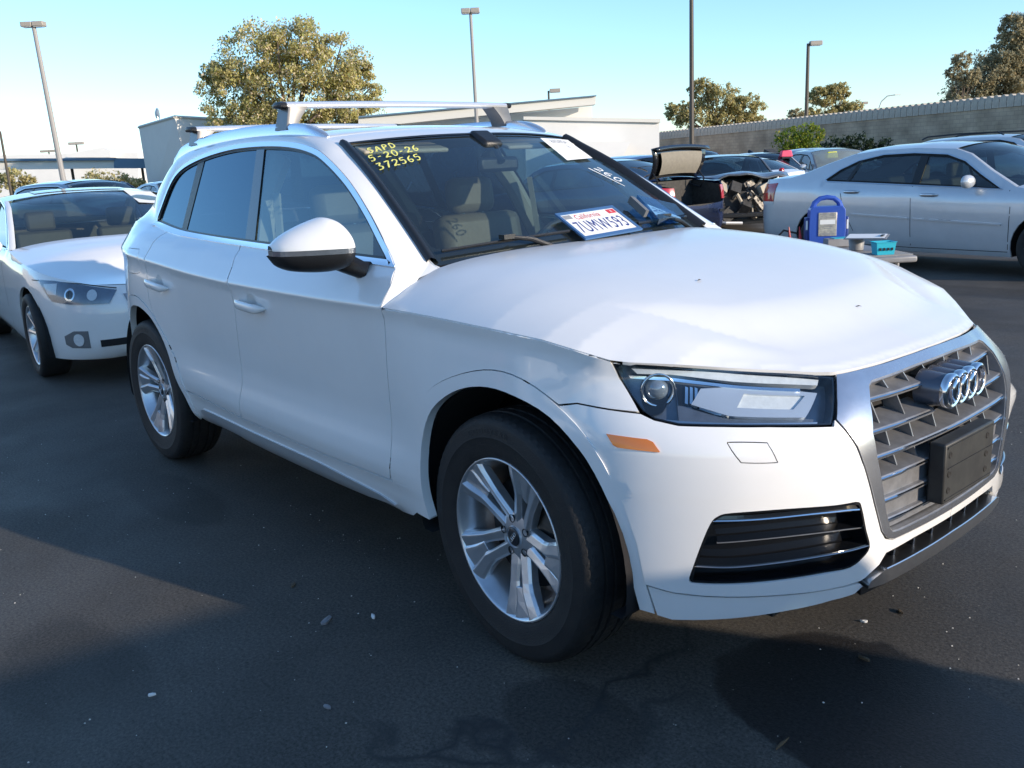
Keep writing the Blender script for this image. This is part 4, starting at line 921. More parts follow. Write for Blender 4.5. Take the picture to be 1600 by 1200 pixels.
# windscreen
wb = Bc[:iw+1]
def WS(uv):
    """u -1..1 across (right to left), v 0..1 up the screen"""
    u, v = uv[:, 0], np.clip(uv[:, 1], -.1, 1.1); k = v*(len(wb)-1); i = np.clip(k.astype(int), 0, len(wb)-2); f = (k-i)[:, None]
    E = wb[i]*(1-f)+wb[i+1]*f
    cx = -.405+(-1.145+.405)*v-.0*v; cz = 1.150+(1.563-1.150)*v+.012*np.sin(np.pi*np.clip(v, 0, 1))
    q = (1-u*u)
    return np.stack([E[:, 0]+(cx-E[:, 0])*q, u*np.abs(E[:, 1]), E[:, 2]+(cz-E[:, 2])*q-.0], 1)
outW = lambda p: np.stack([0*p[:, 0]+1, 0*p[:, 1], 0*p[:, 2]+1], 1)
wsO = rrect(-.995, .0, .995, .995, .0001, 1)
wsI = rrect(-.945, .10, .945, .955, .05, 5)
ws = panel('windscreen', rrect(-.99, -.02, .99, .985, .03, 3), WS, 'windscreen_glass', suv, off=-.006, ret=0, gap=0, step=.07, out=outW)
panel('frit_band', rrect(-.985, -.02, .985, .98, .03, 3), WS, 'seam_dark', ws, off=-.010, ret=0, gap=0, step=.05, holes=[wsI], out=outW)
E_ = WS(np.array([(-1., v) for v in np.linspace(0, .99, 30)]))
sl_ = []
for i, p in enumerate(E_):
    nn = np.array([.5, -.1, .85]); sl_.append([p+np.array([-.008, -.010, -.004]), p+nn*.016+np.array([0, -.006, 0]), p+nn*.020+np.array([.0, .004, 0]), p+nn*.013+np.array([.004, .020, .0]), p+np.array([.006, .032, -.004])])
o = gridmesh('windscreen_trim', np.array(sl_), 'black_trim', suv); MIR.append(o)
tp = WS(np.array([(u, .985) for u in np.linspace(-1, 1, 31)]))
gridmesh('header_trim', np.array([[p+[-.006, 0, .004], p+[.006, 0, -.001]] for p in tp]), 'black_trim', suv)
# roof rails and cross bars
def railpt(x): 
    j = np.interp(-x, -Bc[:, 0], np.arange(len(Bc))); i = int(j); i = min(i, len(Bc)-2); f = j-i; return Bc[i]*(1-f)+Bc[i+1]*f
rows = []; xs = np.concatenate([np.linspace(-1.36, -1.50, 8), np.linspace(-1.56, -2.85, 26), np.linspace(-2.88, -3.02, 8)])
for i, x in enumerate(xs):
    b = railpt(x); e = min(1, (i)/8, (len(xs)-1-i)/8); e = e**.6
    h = .004+.040*e; w = .006+.016*min(1, e*1.6); y = b[1]+.012
    rows.append([(x, y-w, b[2]-.012), (x, y-w, b[2]+h*.7), (x, y-w*.6, b[2]+h), (x, y+w*.6, b[2]+h), (x, y+w, b[2]+h*.7), (x, y+w, b[2]-.004)])
rr = gridmesh('roof_rail', np.array(rows), 'rail_silver' if 'rail_silver' in M else 'satin_metal', suv, closev=True, cap=True); fixn(rr, 50); MIR.append(rr)
def crossbar(x, z, hw):
    prof = [(.040, 0), (.034, .010), (.015, .0145), (-.015, .0145), (-.036, .007), (-.041, 0), (-.036, -.008), (-.015, -.012), (.03, -.012), (.038, -.007)]
    ys = np.linspace(-hw, hw, 11); rows = [[(x+a, y, z+b-.006*(y/hw)**2) for a, b in prof] for y in ys]
    cb = gridmesh('crossbar', np.array(rows), 'bar_aluminium' if 'bar_aluminium' in M else 'satin_metal', suv, closev=True, cap=True); fixn(cb, 40)
    for sg in (-1, 1):
        rows = [[(x+a*s1, sg*yy, z+b*s1-.006) for a, b in prof] for yy, s1 in ((hw-.002, 1.06), (hw+.012, 1.10), (hw+.026, .95), (hw+.032, .45))]
        e = gridmesh('end_cap', np.array(rows), 'black_trim', cb, closev=True, cap=True); fixn(e, 40)
        b = railpt(x); by = abs(b[1])-.012; rows = []
        for t in np.linspace(0, 1, 9):
            zz = (z-.014)*(1-t)+(b[2]+.018)*t
            wx = .044*(1-t)+.052*t; yo = (hw-.004)*(1-t)+(by+.026)*t; yi = (hw-.095)*(1-t)**1.5+(by-.026)*(1-(1-t)**1.5)
            rows.append([(x-wx, sg*yo, zz), (x+wx, sg*yo, zz), (x+wx+.004, sg*(yo-.012), zz), (x+wx, sg*yi, zz), (x-wx, sg*yi, zz), (x-wx-.004, sg*(yo-.012), zz)])
        f = gridmesh('foot', np.array(rows), 'foot_plastic' if 'foot_plastic' in M else 'grey_plastic', cb, closev=True, cap=True); fixn(f, 40)
    return cb
crossbar(-1.685, 1.716, .600); crossbar(-2.655, 1.678, .595)
# hood
HC = Curve1([(-.60, 1.150), (-.45, 1.150), (-.2, 1.135), (0, 1.108), (.2, 1.070), (.4, 1.024), (.55, .984), (.68, .946), (.76, .922), (.82, .902), (.875, .885)])
hb = HS(np.array([(0, 0.8851), (0.0838, 0.8835), (0.2427, 0.8814), (0.3356, 0.8798), (0.4313, 0.8798), (0.5090, 0.8838), (0.5981, 0.8927), (0.7526, 0.9080), (0.9468, 0.9279), (1.0620, 0.9356), (1.1114, 0.9409), (1.2063, 0.9642), (1.3094, 0.9825), (1.4945, 0.9963), (1.6894, 1.0041), (1.85, 1.0085), (2.012, 1.0105)]))
_bx = hb[:, 0][::-1]; _by = np.abs(hb[:, 1])[::-1]; _bz = hb[:, 2][::-1]
_fy = np.abs(hb[:, 1]); _fx = hb[:, 0]; _fz = hb[:, 2]
def HD(uv):
    x, y = uv[:, 0], uv[:, 1]; ay = np.abs(y); b = np.interp(x, _bx, _by); zs = np.interp(x, _bx, _bz)
    d = np.clip(b-ay, 0, 9); u = d/np.maximum(b, .02)
    p = 5.0-2.4*sstep(.0, .7, x); T = HC(x)-zs; S = 1-(1-np.clip(u, 0, 1))**p
    z1 = zs+T*S
    xf = np.interp(ay, _fy, _fx); zf = np.interp(ay, _fy, _fz); df = np.clip(xf-x, 0, 9)
    xx = .865-df; z2 = zf+(HC(xx)-HC(.865))+.004*sstep(0, .03, df)
    w = sstep(.40, .70, ay)*sstep(0, .12, df)+sstep(.55, .75, ay)*(1-sstep(0, .12, df)); w = np.clip(np.maximum(w, sstep(.10, .35, df)), 0, 1)
    return np.stack([x, y, z2*(1-w)+z1*w], 1)
cowl = [(-.50, -.875), (-.505, -.80), (-.508, -.735), (-.455, -.55), (-.425, -.3), (-.415, 0)]
right = [(p[0], p[1]) for p in hb] + cowl[:]
def dens(P): 
    return [tuple(p) for p in P]
poly = dens(right) + [(a, -b) for a, b in dens(right)[::-1] if abs(b) > 1e-3]
hood = panel('hood', poly, HD, 'hood_paint', suv, step=.017, gap=.0015, ret=.010, out=lambda p: np.stack([0*p[:, 0], 0*p[:, 1], 0*p[:, 2]+1], 1))
# strip of fender-top between hood and A pillar base + cowl
rows = []
for t in np.linspace(0, 1, 8):
    a = HS(np.array([[2.016+.036*max(0, (t-.4)/.6), 1.012+.112*t]]))[0]; rows.append([a, a+[.03, .0, .004]])
mbx = MB()
vv = [HS(np.array([[2.016, 1.012]]))[0], HS(np.array([[2.018, 1.076]]))[0], HS(np.array([[2.05, 1.119]]))[0], Bc[0], Bc[2], np.array([-.50, -.72, 1.110]), np.array([-.50, -.80, 1.09]), np.array([-.495, -.87, 1.03])]
vv.append(Bc[1]+np.array([.05,.02,-.03])); vv += list(A[:nB+1:2]) + list(Bc[:nB+1:2])
mbx.add(vv, [(0, 1, 7), (1, 6, 7), (1, 2, 6), (2, 3, 6), (3, 5, 6), (3, 4, 5), (8, 3, 5), (2, 9, 12), (2, 12, 3), (9, 10, 13), (9, 13, 12), (10, 11, 14), (10, 14, 13)]); o = mbx.build('cowl_corner', WP, suv); MIR.append(o)
cp = [[(-.40+dx-(.16)*(w*w), w*.75, 1.128-.02*w*w+dz) for dx, dz in ((.06, -.035), (-.0, -.022), (-.10, -.03), (-.2, -.05))] for w in np.linspace(-1, 1, 21)]
gridmesh('cowl', np.array(cp), 'black_trim', suv)
# wipers
def wiper(u0, v0, u1, v1, arm0):
    P = WS(np.array([(u0+(u1-u0)*t, v0+(v1-v0)*t) for t in np.linspace(0, 1, 14)])); n = np.array([.45, 0, .89])
    w_ = MB(); w_.tube([p+n*.012 for p in P], .006, 6); o = w_.build('wiper', 'black_trim', suv, smooth=True)
    m2 = MB(); mid = P[6]+n*.028; m2.tube([np.array(arm0), np.array(arm0)*.5+mid*.5+n*.012, mid], [.011, .009, .007], 8); m2.box(tuple(mid), (.03, .05, .016)); m2.build('wiper_arm', 'black_trim', o, smooth=True)
wiper(-.93, .050, -.24, .060, (-.43, -.27, 1.140)); wiper(.27, .055, .86, .085, (-.50, .60, 1.12))
# black inner shell behind the gaps, with the wheel wells left open
def well(cx): return circle((float(s_of_x(cx)), .375), .475, 30)
for nm, poly in (('inner_shell', [(1.15, .97), (2.0, .985), (3.2, .985), (4.3, 1.05), (5.3, 1.05), (5.3, .34), (4.72, .34), (4.66, .60), (4.50, .80), (4.32, .85), (4.1, .80), (3.9, .6), (3.82, .30), (1.95, .30), (1.85, .6), (1.75, .78), (1.5, .84), (1.3, .80), (1.2, .74)]),):
    P_(nm, poly, mat='seam_dark', off=-.035, gap=0, ret=0, step=.06)
P_('inner_shell', [(0, .88), (.49, .87), (.52, .79), (1.02, .80), (1.05, .45), (1.0, .31), (.3, .31), (0, .31)], mat='seam_dark', off=-.14, gap=0, ret=0, step=.06)
for nm, cx in (('wheel_well', 0.0), ('wheel_well', -2.819)):
    rows = []
    for a in np.linspace(-30, 210, 36):
        r = .452 if True else .5; rows.append([(cx+r*math.cos(R(a)), y, max(.28, .372+r*math.sin(R(a)))) for y in (-.925 if False else -.895, -.80, -.62)])
    o = gridmesh(nm, np.array(rows), 'liner_black' if 'liner_black' in M else 'black_trim', suv); MIR.append(o)
fl = MB(); fl.box((-1.45, 0, .30), (4.3, 1.25, .04)); fl.box((-1.41, 0, .33), (1.95, 1.72, .06)); fl.build('floor_pan', 'black_trim', suv)
eb = MB(); eb.box((.48, 0, .55), (.12, 1.20, .42)); eb.box((-.05, 0, .62), (.9, 1.0, .50)); eb.build('bay_sun_block', 'seam_dark', suv)  # dark boxes added inside the nose to keep leaking sun off the front tyre
# door mirror
def mirror_body():
    n = 22; rows = []; rb_ = []
    c0 = np.array([-.755, -.915, 1.210]); c1 = np.array([-.905, -1.135, 1.208])
    for i in range(n):
        t = i/(n-1); e = math.sin(math.pi*min(1, max(0, .10+.83*t)))**.55 if 0 else min(1, (1-(abs(2*t-1.0))**3.2))**.5
        e = max(e, .04); c = c0*(1-t)+c1*t
        hz = (.088-.030*t)*e if t > .15 else (.088-.030*t)*e; row = []
        zt = 1.165+ .125*(e**.9)*(1-.42*max(0, t-.25)**1.2); zb = 1.165-.0
        for k in range(13):
            a = math.pi*k/12            # front half from bottom (k=0) to top
            fx = math.sin(a)**.75; zz = .5-.5*math.cos(a)
            row.append(c+np.array([.085*e*fx*(.72+.28*zz), 0, 0])+np.array([0, 0, zb+(zt-zb)*zz-c[2]]))
        rows.append(row)
    o = gridmesh('mirror_cap', np.array(rows), WP, None)
    return rows, o
rows, mc = mirror_body(); bpy.data.objects.remove(mc)
def msect(t):
    """half-widths of the mirror housing at t: centre, x-depth, top, bottom"""
    c = np.array([-.745, -.900, 0])*(1-t)+np.array([-.885, -1.118, 0])*t
    prof = Curve1([(0, .05), (.04, .42), (.12, .78), (.25, .97), (.42, 1.0), (.6, .93), (.78, .78), (.9, .58), (.96, .40), (1, .06)])
    e = float(prof(t)); zt = Curve1([(0, 1.200), (.08, 1.245), (.2, 1.278), (.33, 1.288), (.5, 1.276), (.7, 1.255), (.85, 1.235), (1, 1.205)])
    zb = Curve1([(0, 1.145), (.15, 1.122), (.4, 1.114), (.7, 1.120), (.9, 1.140), (1, 1.175)])
    return c, .020+.085*e**.8, float(zt(t)), float(zb(t)), e
zs_ = 1.188
cap, low, band, gl_ = [], [], [], []
for t in np.linspace(0, 1, 26):
    c, dx, zt, zb, e = msect(t); zt = max(zt, zs_+.012); zb = min(zb, zs_-.012)
    cap.append([(c[0]+dx*math.cos(a)**.8*(1.0), c[1], zs_+.004+(zt-zs_)*math.sin(a)) for a in np.linspace(0, math.pi/2, 9)]+[(c[0]-.035*e, c[1], zt-.002), (c[0]-.062*e, c[1], zt-.010), (c[0]-.066*e, c[1], zs_+.004)])
    low.append([(c[0]-.060*e, c[1], zs_-.010), (c[0]-.052*e, c[1], zb+.004), (c[0]-.02, c[1], zb)]+[(c[0]+dx*.96*math.cos(a)**.75, c[1], zs_-.012-(zs_-.012-zb)*math.sin(a)) for a in np.linspace(math.pi/2*.96, 0, 8)])
    band.append([(c[0]-.055*e, c[1], zs_+.0035), (c[0]+dx*.985, c[1], zs_+.0035), (c[0]+dx*.985, c[1], zs_-.0125), (c[0]-.055*e, c[1], zs_-.0125)])
mk = gridmesh('door_mirror', np.array(low), 'black_trim', suv); fixn(mk, 60)
o = gridmesh('mirror_cap', np.array(cap), WP, mk); fixn(o, 60)
o = gridmesh('turn_repeater', np.array(band), 'lamp_housing', mk, closev=True, cap=True, smooth=False); fixn(o)
mm = MB(); mm.tube([(-.80, -.93, 1.150), (-.775, -.90, 1.135), (-.735, -.868, 1.112), (-.72, -.850, 1.105)], [.032, .034, .030, .034], 14); mm.build('stalk', 'black_trim', mk, smooth=True)
# ---- wheels
def tyre(parent, Rt=.374, W=.118, rim_r=.243, name='tyre', N=288, letters=True):
    prof = [(rim_r-.004, -.092), (rim_r+.004, -.100), (rim_r+.014, -.104), (.285, -.1105), (.305, -.1135), (.308, -.1148), (.312, -.1138), (.330, -.1130), (.343, -.1100), (.346, -.1095), (.352, -.106), (.360, -.101), (.3665, -.091), (.3700, -.080)]
    tread = []
    ys = [-.080, -.062, -.0605, -.0525, -.051, -.030, -.0285, -.0205, -.019, .0, .019, .0205, .0285, .030, .051, .0525, .0605, .062, .080]
    for y in ys:
        g = 1 if any(abs(y-a) < .005 for a in (-.0565, -.0245, .0245, .0565)) else 0
        tread.append((Rt-.0035*(abs(y)/.08)**2-.008*g, y))
    prof = prof+tread[1:-1]+[(.370, .080), (.3665, .091), (.352, .108), (.330, .1160), (.285, .1135), (rim_r, .1)]
    V = []; F = []; m = len(prof)
    for i in range(N):
        w = 2*math.pi*i/N; k3 = i % 4
        for j, (r, y) in enumerate(prof):
            rr = r; ay = abs(y)
            if .3575 < r and ay > .0618 and (i+int(ay*160)) % 4 == 0: rr -= .003
            if ay < .0505 and r > .365 and not any(abs(ay-a) < .005 for a in (.0245, .0565)) and (i+int(ay*200)) % 6 == 0: rr -= .003
            V.append((rr*math.cos(w), y, rr*math.sin(w)))
    for i in range(N):
        for j in range(m-1): F.append((i*m+j, i*m+j+1, ((i+1) % N)*m+j+1, ((i+1) % N)*m+j))
    o = mesh(name, V, F, 'tyre_rubber' if 'tyre_rubber' in M else 'rubber', parent, True); fixn(o, 28)
    return o
def bent_text(body, r0, size, a0, y, parent, mat, width, th=.0012):
    V, F = text_geo(body, size, 1.25, bold=.0)
    if not len(V): return
    L = V[:, 0].max(); out = []
    for p in V:
        a = a0-(p[0]-L/2)*width/r0; r = r0+p[1]; out.append((r*math.cos(a), y(r), r*math.sin(a)))
    return mesh('lettering', out, F, mat, parent, False)
def wheel(parent, loc, rot=0, steer=0, side=1, style='suv', rim_r=.243, Rt=.374):
    hub = lathe('wheel', [(.0, -.03), (.075, -.03), (.08, -.02), (.165, -.018), (.168, .0), (.165, .012), (.08, .01), (.0, .02)], 'disc_iron', parent, n=40)
    hub.location = loc; hub.rotation_euler = (0, 0, steer+(0 if side > 0 else math.pi))
    ty = tyre(hub)
    ysw = lambda r: -.1140-.0012+(r-.325)**2*3
    if letters_on[0]:
        bent_text('GOODYEAR', .318, .026, R(98), ysw, ty, 'tyre_letter', 1.15)
        bent_text('ASSURANCE', .318, .015, R(250), ysw, ty, 'tyre_letter', 1.1)
    # barrel
    rim = lathe('rim', [(.2440, -.090), (.2455, -.1005), (.2435, -.1035), (.2395, -.1020), (.2345, -.094), (.2290, -.080), (.2180, -.060), (.2130, -.03), (.212, .05), (.225, .09), (.243, .1)], 'rim_silver', hub, n=96)
    ph = rot
    # centre
    cen = lathe('rim_centre', [(.0, -.068), (.030, -.068), (.032, -.072), (.034, -.066), (.050, -.064), (.070, -.058), (.073, -.030), (.0, -.02)], 'rim_silver', rim, n=50, hard=30)
    capo = lathe('centre_cap', [(.0, -.0725), (.024, -.0725), (.027, -.0705)], 'badge_dark' if 'badge_dark' in M else 'grey_plastic', rim, n=30)
    for k in range(4):
        q = lathe('cap_ring', [(.0052, -.0005), (.0052, -.0015), (.0068, -.0015), (.0068, -.0005)], 'chrome', capo, n=18, closed=True); q.location = ((k-1.5)*.0088, -.0725, 0)
        q.location = ((k-1.5)*.0088*math.cos(.9), -.0728, (k-1.5)*.0088*math.sin(.9))
    for k in range(5):
        a = ph+2*math.pi*(k+.5)/5
        q = lathe('lug_hole', [(.0, -.050), (.0085, -.050), (.0105, -.0655), (.0125, -.0655)], 'seam_dark', rim, n=14); q.location = (.055*math.cos(a), -.0005, .055*math.sin(a))
    def arm(pts, name='spoke'):
        """pts: (r, t, width, front y, depth)"""
        rows = []
        for i, (r, t, w, y, d) in enumerate(pts):
            rows.append([(r, t-w*.5, y+d), (r, t-w*.5, y+.010), (r, t-w*.30, y), (r, t-w*.20, y), (r, t+w*.30, y+.007), (r, t+w*.5, y+.014), (r, t+w*.5, y+d)])
        return np.array(rows)
    for k in range(5):
        a = ph+2*math.pi*k/5; ca, sa = math.cos(a), math.sin(a)
        A1 = arm([(.040, .020, .040, -.062, .035), (.085, .024, .040, -.071, .038), (.135, .029, .038, -.081, .040), (.160, .034, .046, -.087, .040), (.195, .052, .052, -.0945, .035), (.222, .064, .056, -.099, .03), (.2385, .070, .060, -.1015, .03)])
        B1 = arm([(.040, -.020, .040, -.062, .035), (.085, -.024, .040, -.071, .036), (.135, -.030, .036, -.080, .038), (.170, -.034, .044, -.087, .036), (.205, -.040, .052, -.095, .033), (.2385, -.046, .064, -.1015, .03)])
        W1 = arm([(.150, .0, .060, -.079, .035), (.190, .006, .070, -.088, .035), (.2375, .012, .105, -.0985, .03)])
        for nm, Q in (('spoke', A1), ('spoke', B1), ('spoke_web', W1)):
            q = Q.copy(); x = Q[..., 0]*ca-Q[..., 1]*sa; z = Q[..., 0]*sa+Q[..., 1]*ca; q = np.stack([x, Q[..., 2], z], -1)
            o = gridmesh(nm, q, 'rim_silver', rim, closev=True, cap=True, smooth=False); fixn(o)
            md = o.modifiers.new('b', 'BEVEL'); md.width = .0014; md.segments = 2; md.limit_method = 'ANGLE'; md.angle_limit = R(20)
    return hub
letters_on = [True]
st = R(-3.0)
wheel(suv, (0, -.808, .372), rot=R(65), steer=st); wheel(suv, (-2.819, -.808, .372), rot=R(28))
letters_on[0] = False
for cx, s_ in ((0, st), (-2.819, 0)):
    w_ = [c for c in suv.children if c.name.startswith('wheel') and not c.name.startswith('wheel_') and abs(c.location.x-cx) < .1][0]
    c = copy_tree(w_, suv); c.location = (cx, .808, .372); c.rotation_euler = (0, 0, s_+math.pi)
# ---- interior of the SUV
def rbox(name, c, d, mat, parent, bev=.04, rot=None, rz=0): m = MB(); m.box(c, d, rz=rz, rot=rot); return m.build(name, mat, parent, bevel=bev)
for y in (-.37, .37):
    s_ = rbox('front_seat', (-1.60, y, .90), (.13, .50, .62), 'tan_leather', suv, .05, Matrix.Rotation(-.22, 3, 'Y'))
    rbox('headrest', (-1.70, y, 1.29), (.10, .27, .18), 'tan_leather', s_, .045, Matrix.Rotation(-.1, 3, 'Y'))
    m = MB(); m.tube([(-1.68, y-.06, 1.15), (-1.69, y-.06, 1.25)], .008, 6); m.tube([(-1.68, y+.06, 1.15), (-1.69, y+.06, 1.25)], .008, 6); tag(m.build('headrest_post', 'chrome', s_), kind='stuff')
    rbox('seat_cushion', (-1.33, y, .62), (.52, .50, .15), 'tan_leather', s_, .05)
rbox('rear_seat', (-2.50, 0, .92), (.15, 1.25, .55), 'tan_leather', suv, .05, Matrix.Rotation(-.3, 3, 'Y'))
for y in (-.38, .38): rbox('headrest', (-2.60, y, 1.26), (.10, .25, .15), 'tan_leather', suv, .04)
rows = []
for w in np.linspace(-1, 1, 17):
    rows.append([(x_-.10*w*w, w*.72, z_-.015*w*w) for x_, z_ in ((-.40, 1.10), (-.55, 1.085), (-.72, 1.07), (-.86, 1.055), (-.93, 1.02), (-.95, .9), (-.93, .6))])
o = gridmesh('dashboard', np.array(rows), 'dash_dark', suv)
m = MB(); m.tube([(-1.08+.03*math.sin(a)*0+.05*math.sin(a), .37+.185*math.cos(a), 1.0+.18*math.sin(a)) for a in np.linspace(0, 2*math.pi, 33)], .015, 8, cap=False); sw = m.build('steering_wheel', 'dash_dark', suv, smooth=True); rbox('hub', (-1.06, .37, 1.0), (.05, .13, .10), 'dash_dark', sw, .02)
m = MB(); m.tube([(-1.04, 0, 1.50), (-1.02, 0, 1.46), (-1.00, 0, 1.44)], .014, 8); mi = m.build('mirror_stem', 'black_trim', suv, smooth=True); rbox('rear_view_mirror', (-1.03, 0, 1.43), (.03, .21, .06), 'black_trim', mi, .02)
rbox('sensor_cover', (-1.10, 0, 1.53), (.12, .10, .04), 'black_trim', mi, .015, Matrix.Rotation(.5, 3, 'Y'))
rows = []
for x in np.linspace(-1.30, -3.0, 14):
    zc = float(RC(x))-.05; rows.append([(x, y, zc-.05*(abs(y)/.58)**2.4) for y in np.linspace(-.58, .58, 15)])
gridmesh('headliner', np.array(rows), 'tan_trim', suv)
for sy in (-1, 1):
    for x0, x1, dy in ((-1.66, -1.75, 0), (-2.62, -2.72, .07)):
        m = MB(); m.tube([(x0, sy*(.79-dy), 1.05), (x1, sy*(.69-dy), 1.33), (x1-.04, sy*(.58-dy), 1.50)], [.05, .045, .05], 8); m.build('pillar_cover', 'tan_trim', suv, smooth=True)
    m = MB(); m.tube([(-.70, sy*.69, 1.12), (-.97, sy*.645, 1.33), (-1.28, sy*.59, 1.51)], [.025, .028, .03], 8); m.build('pillar_cover', 'tan_trim', suv, smooth=True)
    rbox('door_card', (-1.55, sy*.83, .83), (1.75, .04, .42), 'tan_trim', suv, .02)
    m = MB(); m.tube([(-1.62, sy*.70, 1.36), (-1.58, sy*.735, .9)], .018, 4); m.build('seat_belt', 'tan_trim', suv)
# sun visors
for y in (-.36, .36): rbox('sun_visor', (-1.22, y, 1.515), (.16, .40, .018), 'tan_trim', suv, .008, Matrix.Rotation(.25, 3, 'Y'))
# ---- writing and papers on the glass
def WSo(d): 
    def f(uv):
        n = fdn(WS, uv); n *= np.sign(n[:, 0:1]+n[:, 2:3]); return WS(uv)+n*d
    return f
scribble('marker_writing', [('SAPD', -.90, .842, .052, .22), ('5-20-26', -.93, .765, .052, .22), ('372565', -.925, .690, .052, .20)], WSo(.002), 'marker_yellow', ws, w=.0028, sp=.98)
ca_, sa_ = math.cos(-1.15), math.sin(-1.15)
f260 = lambda q: WSo(.002)(np.array([.60, .575])+np.stack([(q[:, 0]*ca_-q[:, 1]*sa_)*1.0, (q[:, 0]*sa_+q[:, 1]*ca_)*.75], 1))
o = scribble('marker_number', [('260', 0, 0, .075, 0), ('_', .0, -.02, .26, 0)], f260, 'marker_white', ws, w=.0035, sp=.9)
pp = panel('paper', [(.54, .925), (.925, .925), (.80, .69), (.44, .66)], WSo(.003), 'paper', None, gap=0, ret=0, step=.06, out=outW)
tag(pp, 'white paper sheet stuck over the top far corner of the windshield', 'paper')
o = scribble('print', [('8AD80A', .60, .86, .042, 0), ('8', .72, .80, .03, 0)], WSo(.0045), 'ink_grey', pp, w=.0014, sp=.9)
# number plate leaning on the screen
pl = empty('license_plate', (0, 0, 0), label='California number plate 7UMW593 in a blue frame lying against the bottom of the windshield', cat='license plate')
Pc = np.array([WS(np.array([q]))[0] for q in ((-.206, -.005), (.195, .012), (.234, .188), (-.215, .168))])
nrm = np.cross(Pc[1]-Pc[0], Pc[3]-Pc[0]); nrm /= np.linalg.norm(nrm); nrm *= np.sign(nrm[2])
cen = Pc.mean(0)+nrm*.016; uxv = (Pc[1]-Pc[0]+Pc[2]-Pc[3]); uxv /= np.linalg.norm(uxv); uyv = np.cross(nrm, uxv)
pw_, ph_ = .30, .152
def PL(u, v, w=0): return cen+uxv*u+uyv*v+nrm*w
def plq(name, x0, y0, x1, y1, w0, w1, mat):
    m = MB(); V = [PL(a, b, c) for c in (w0, w1) for a, b in ((x0, y0), (x1, y0), (x1, y1), (x0, y1))]; m.add(V, [(0, 3, 2, 1), (4, 5, 6, 7), (0, 1, 5, 4), (1, 2, 6, 5), (2, 3, 7, 6), (3, 0, 4, 7)]); return m.build(name, mat, pl)
plq('plate', -.150, -.074, .150, .074, 0, .0015, 'plate_white')
fmm = MB()
for x0, y0, x1, y1 in ((-.160, -.086, .160, -.070), (-.160, .070, .160, .084), (-.160, -.070, -.148, .070), (.148, -.070, .160, .070)):
    V = [PL(a, b, c) for c in (-.002, .005) for a, b in ((x0, y0), (x1, y0), (x1, y1), (x0, y1))]; fmm.add(V, [(0, 3, 2, 1), (4, 5, 6, 7), (0, 1, 5, 4), (1, 2, 6, 5), (2, 3, 7, 6), (3, 0, 4, 7)])
fo = fmm.build('plate_frame', 'frame_blue' if 'frame_blue' in M else 'starter_blue', pl); bm_ = bmesh.new(); bm_.from_mesh(fo.data); bmesh.ops.remove_doubles(bm_, verts=bm_.verts, dist=1e-4); bm_.to_mesh(fo.data); bm_.free()
def on_plate(body, u, v, size, sx, mat, bold=.0, shear=0, name='number'):
    V, F = text_geo(body, 1, 1.12, bold=bold); w_ = V[:, 0].max()-V[:, 0].min(); h_ = V[:, 1].max()-V[:, 1].min()
    x = (V[:, 0]-V[:, 0].min())/w_*sx-sx/2; y = V[:, 1]/.72*size+shear*x
    return mesh(name, [PL(u+a, v+b, .0023) for a, b in zip(x, y)], F, mat, pl, False)
on_plate('7UMW593', 0, -.048, .072, .262, 'plate_blue')
on_plate('California', -.02, .034, .030, .135, 'plate_red', shear=.03, name='script')
plq('sticker', .098, .040, .142, .066, .0016, .0022, 'plate_red'); plq('sticker', -.140, .042, -.100, .066, .0016, .0022, 'ink_grey')
on_plate('8', .120, .046, .014, .008, 'plate_white', name='number')
# clear document holder with folded papers at the far bottom corner
hd = empty('document_holder', (0, 0, 0), label='clear bluish plastic box with folded papers at the far bottom corner of the windshield', cat='holder')
hq = [WSo(.010)(np.array([q]))[0] for q in ((.40, .02), (.74, .045), (.80, .15), (.50, .235))]
hq2 = [q+np.array([.0, 0, .012])+nrm*.02 for q in hq]
m = MB(); m.add(hq+hq2, [(0, 3, 2, 1), (4, 5, 6, 7), (0, 1, 5, 4), (1, 2, 6, 5), (2, 3, 7, 6), (3, 0, 4, 7)]); m.build('clear_box', 'holder_plastic' if 'holder_plastic' in M else 'lens_glass', hd)
hp = [WSo(.018)(np.array([q]))[0] for q in ((.50, .10), (.70, .04), (.74, .07), (.56, .20))]
m = MB(); m.add(hp, [(0, 1, 2, 3)]); q_ = m.build('papers', 'paper', hd)
f3 = lambda q: WSo(.0195)(np.array([.53, .135])+np.stack([q[:, 0]*.9+q[:, 1]*.3, q[:, 1]*.6-q[:, 0]*.45], 1))
scribble('writing', [('25X', 0, 0, .06, 0)] if 0 else [('257', 0, 0, .06, 0)], f3, 'plate_blue', hd, w=.002)
hs = [WSo(.012)(np.array([q]))[0] for q in ((.38, .10), (.41, .10), (.44, .22), (.41, .23))]
m = MB(); m.add(hs+[q+nrm*.03 for q in hs], [(0, 3, 2, 1), (4, 5, 6, 7), (0, 1, 5, 4), (1, 2, 6, 5), (2, 3, 7, 6), (3, 0, 4, 7)]); m.build('suction_mount', 'grey_plastic', hd)
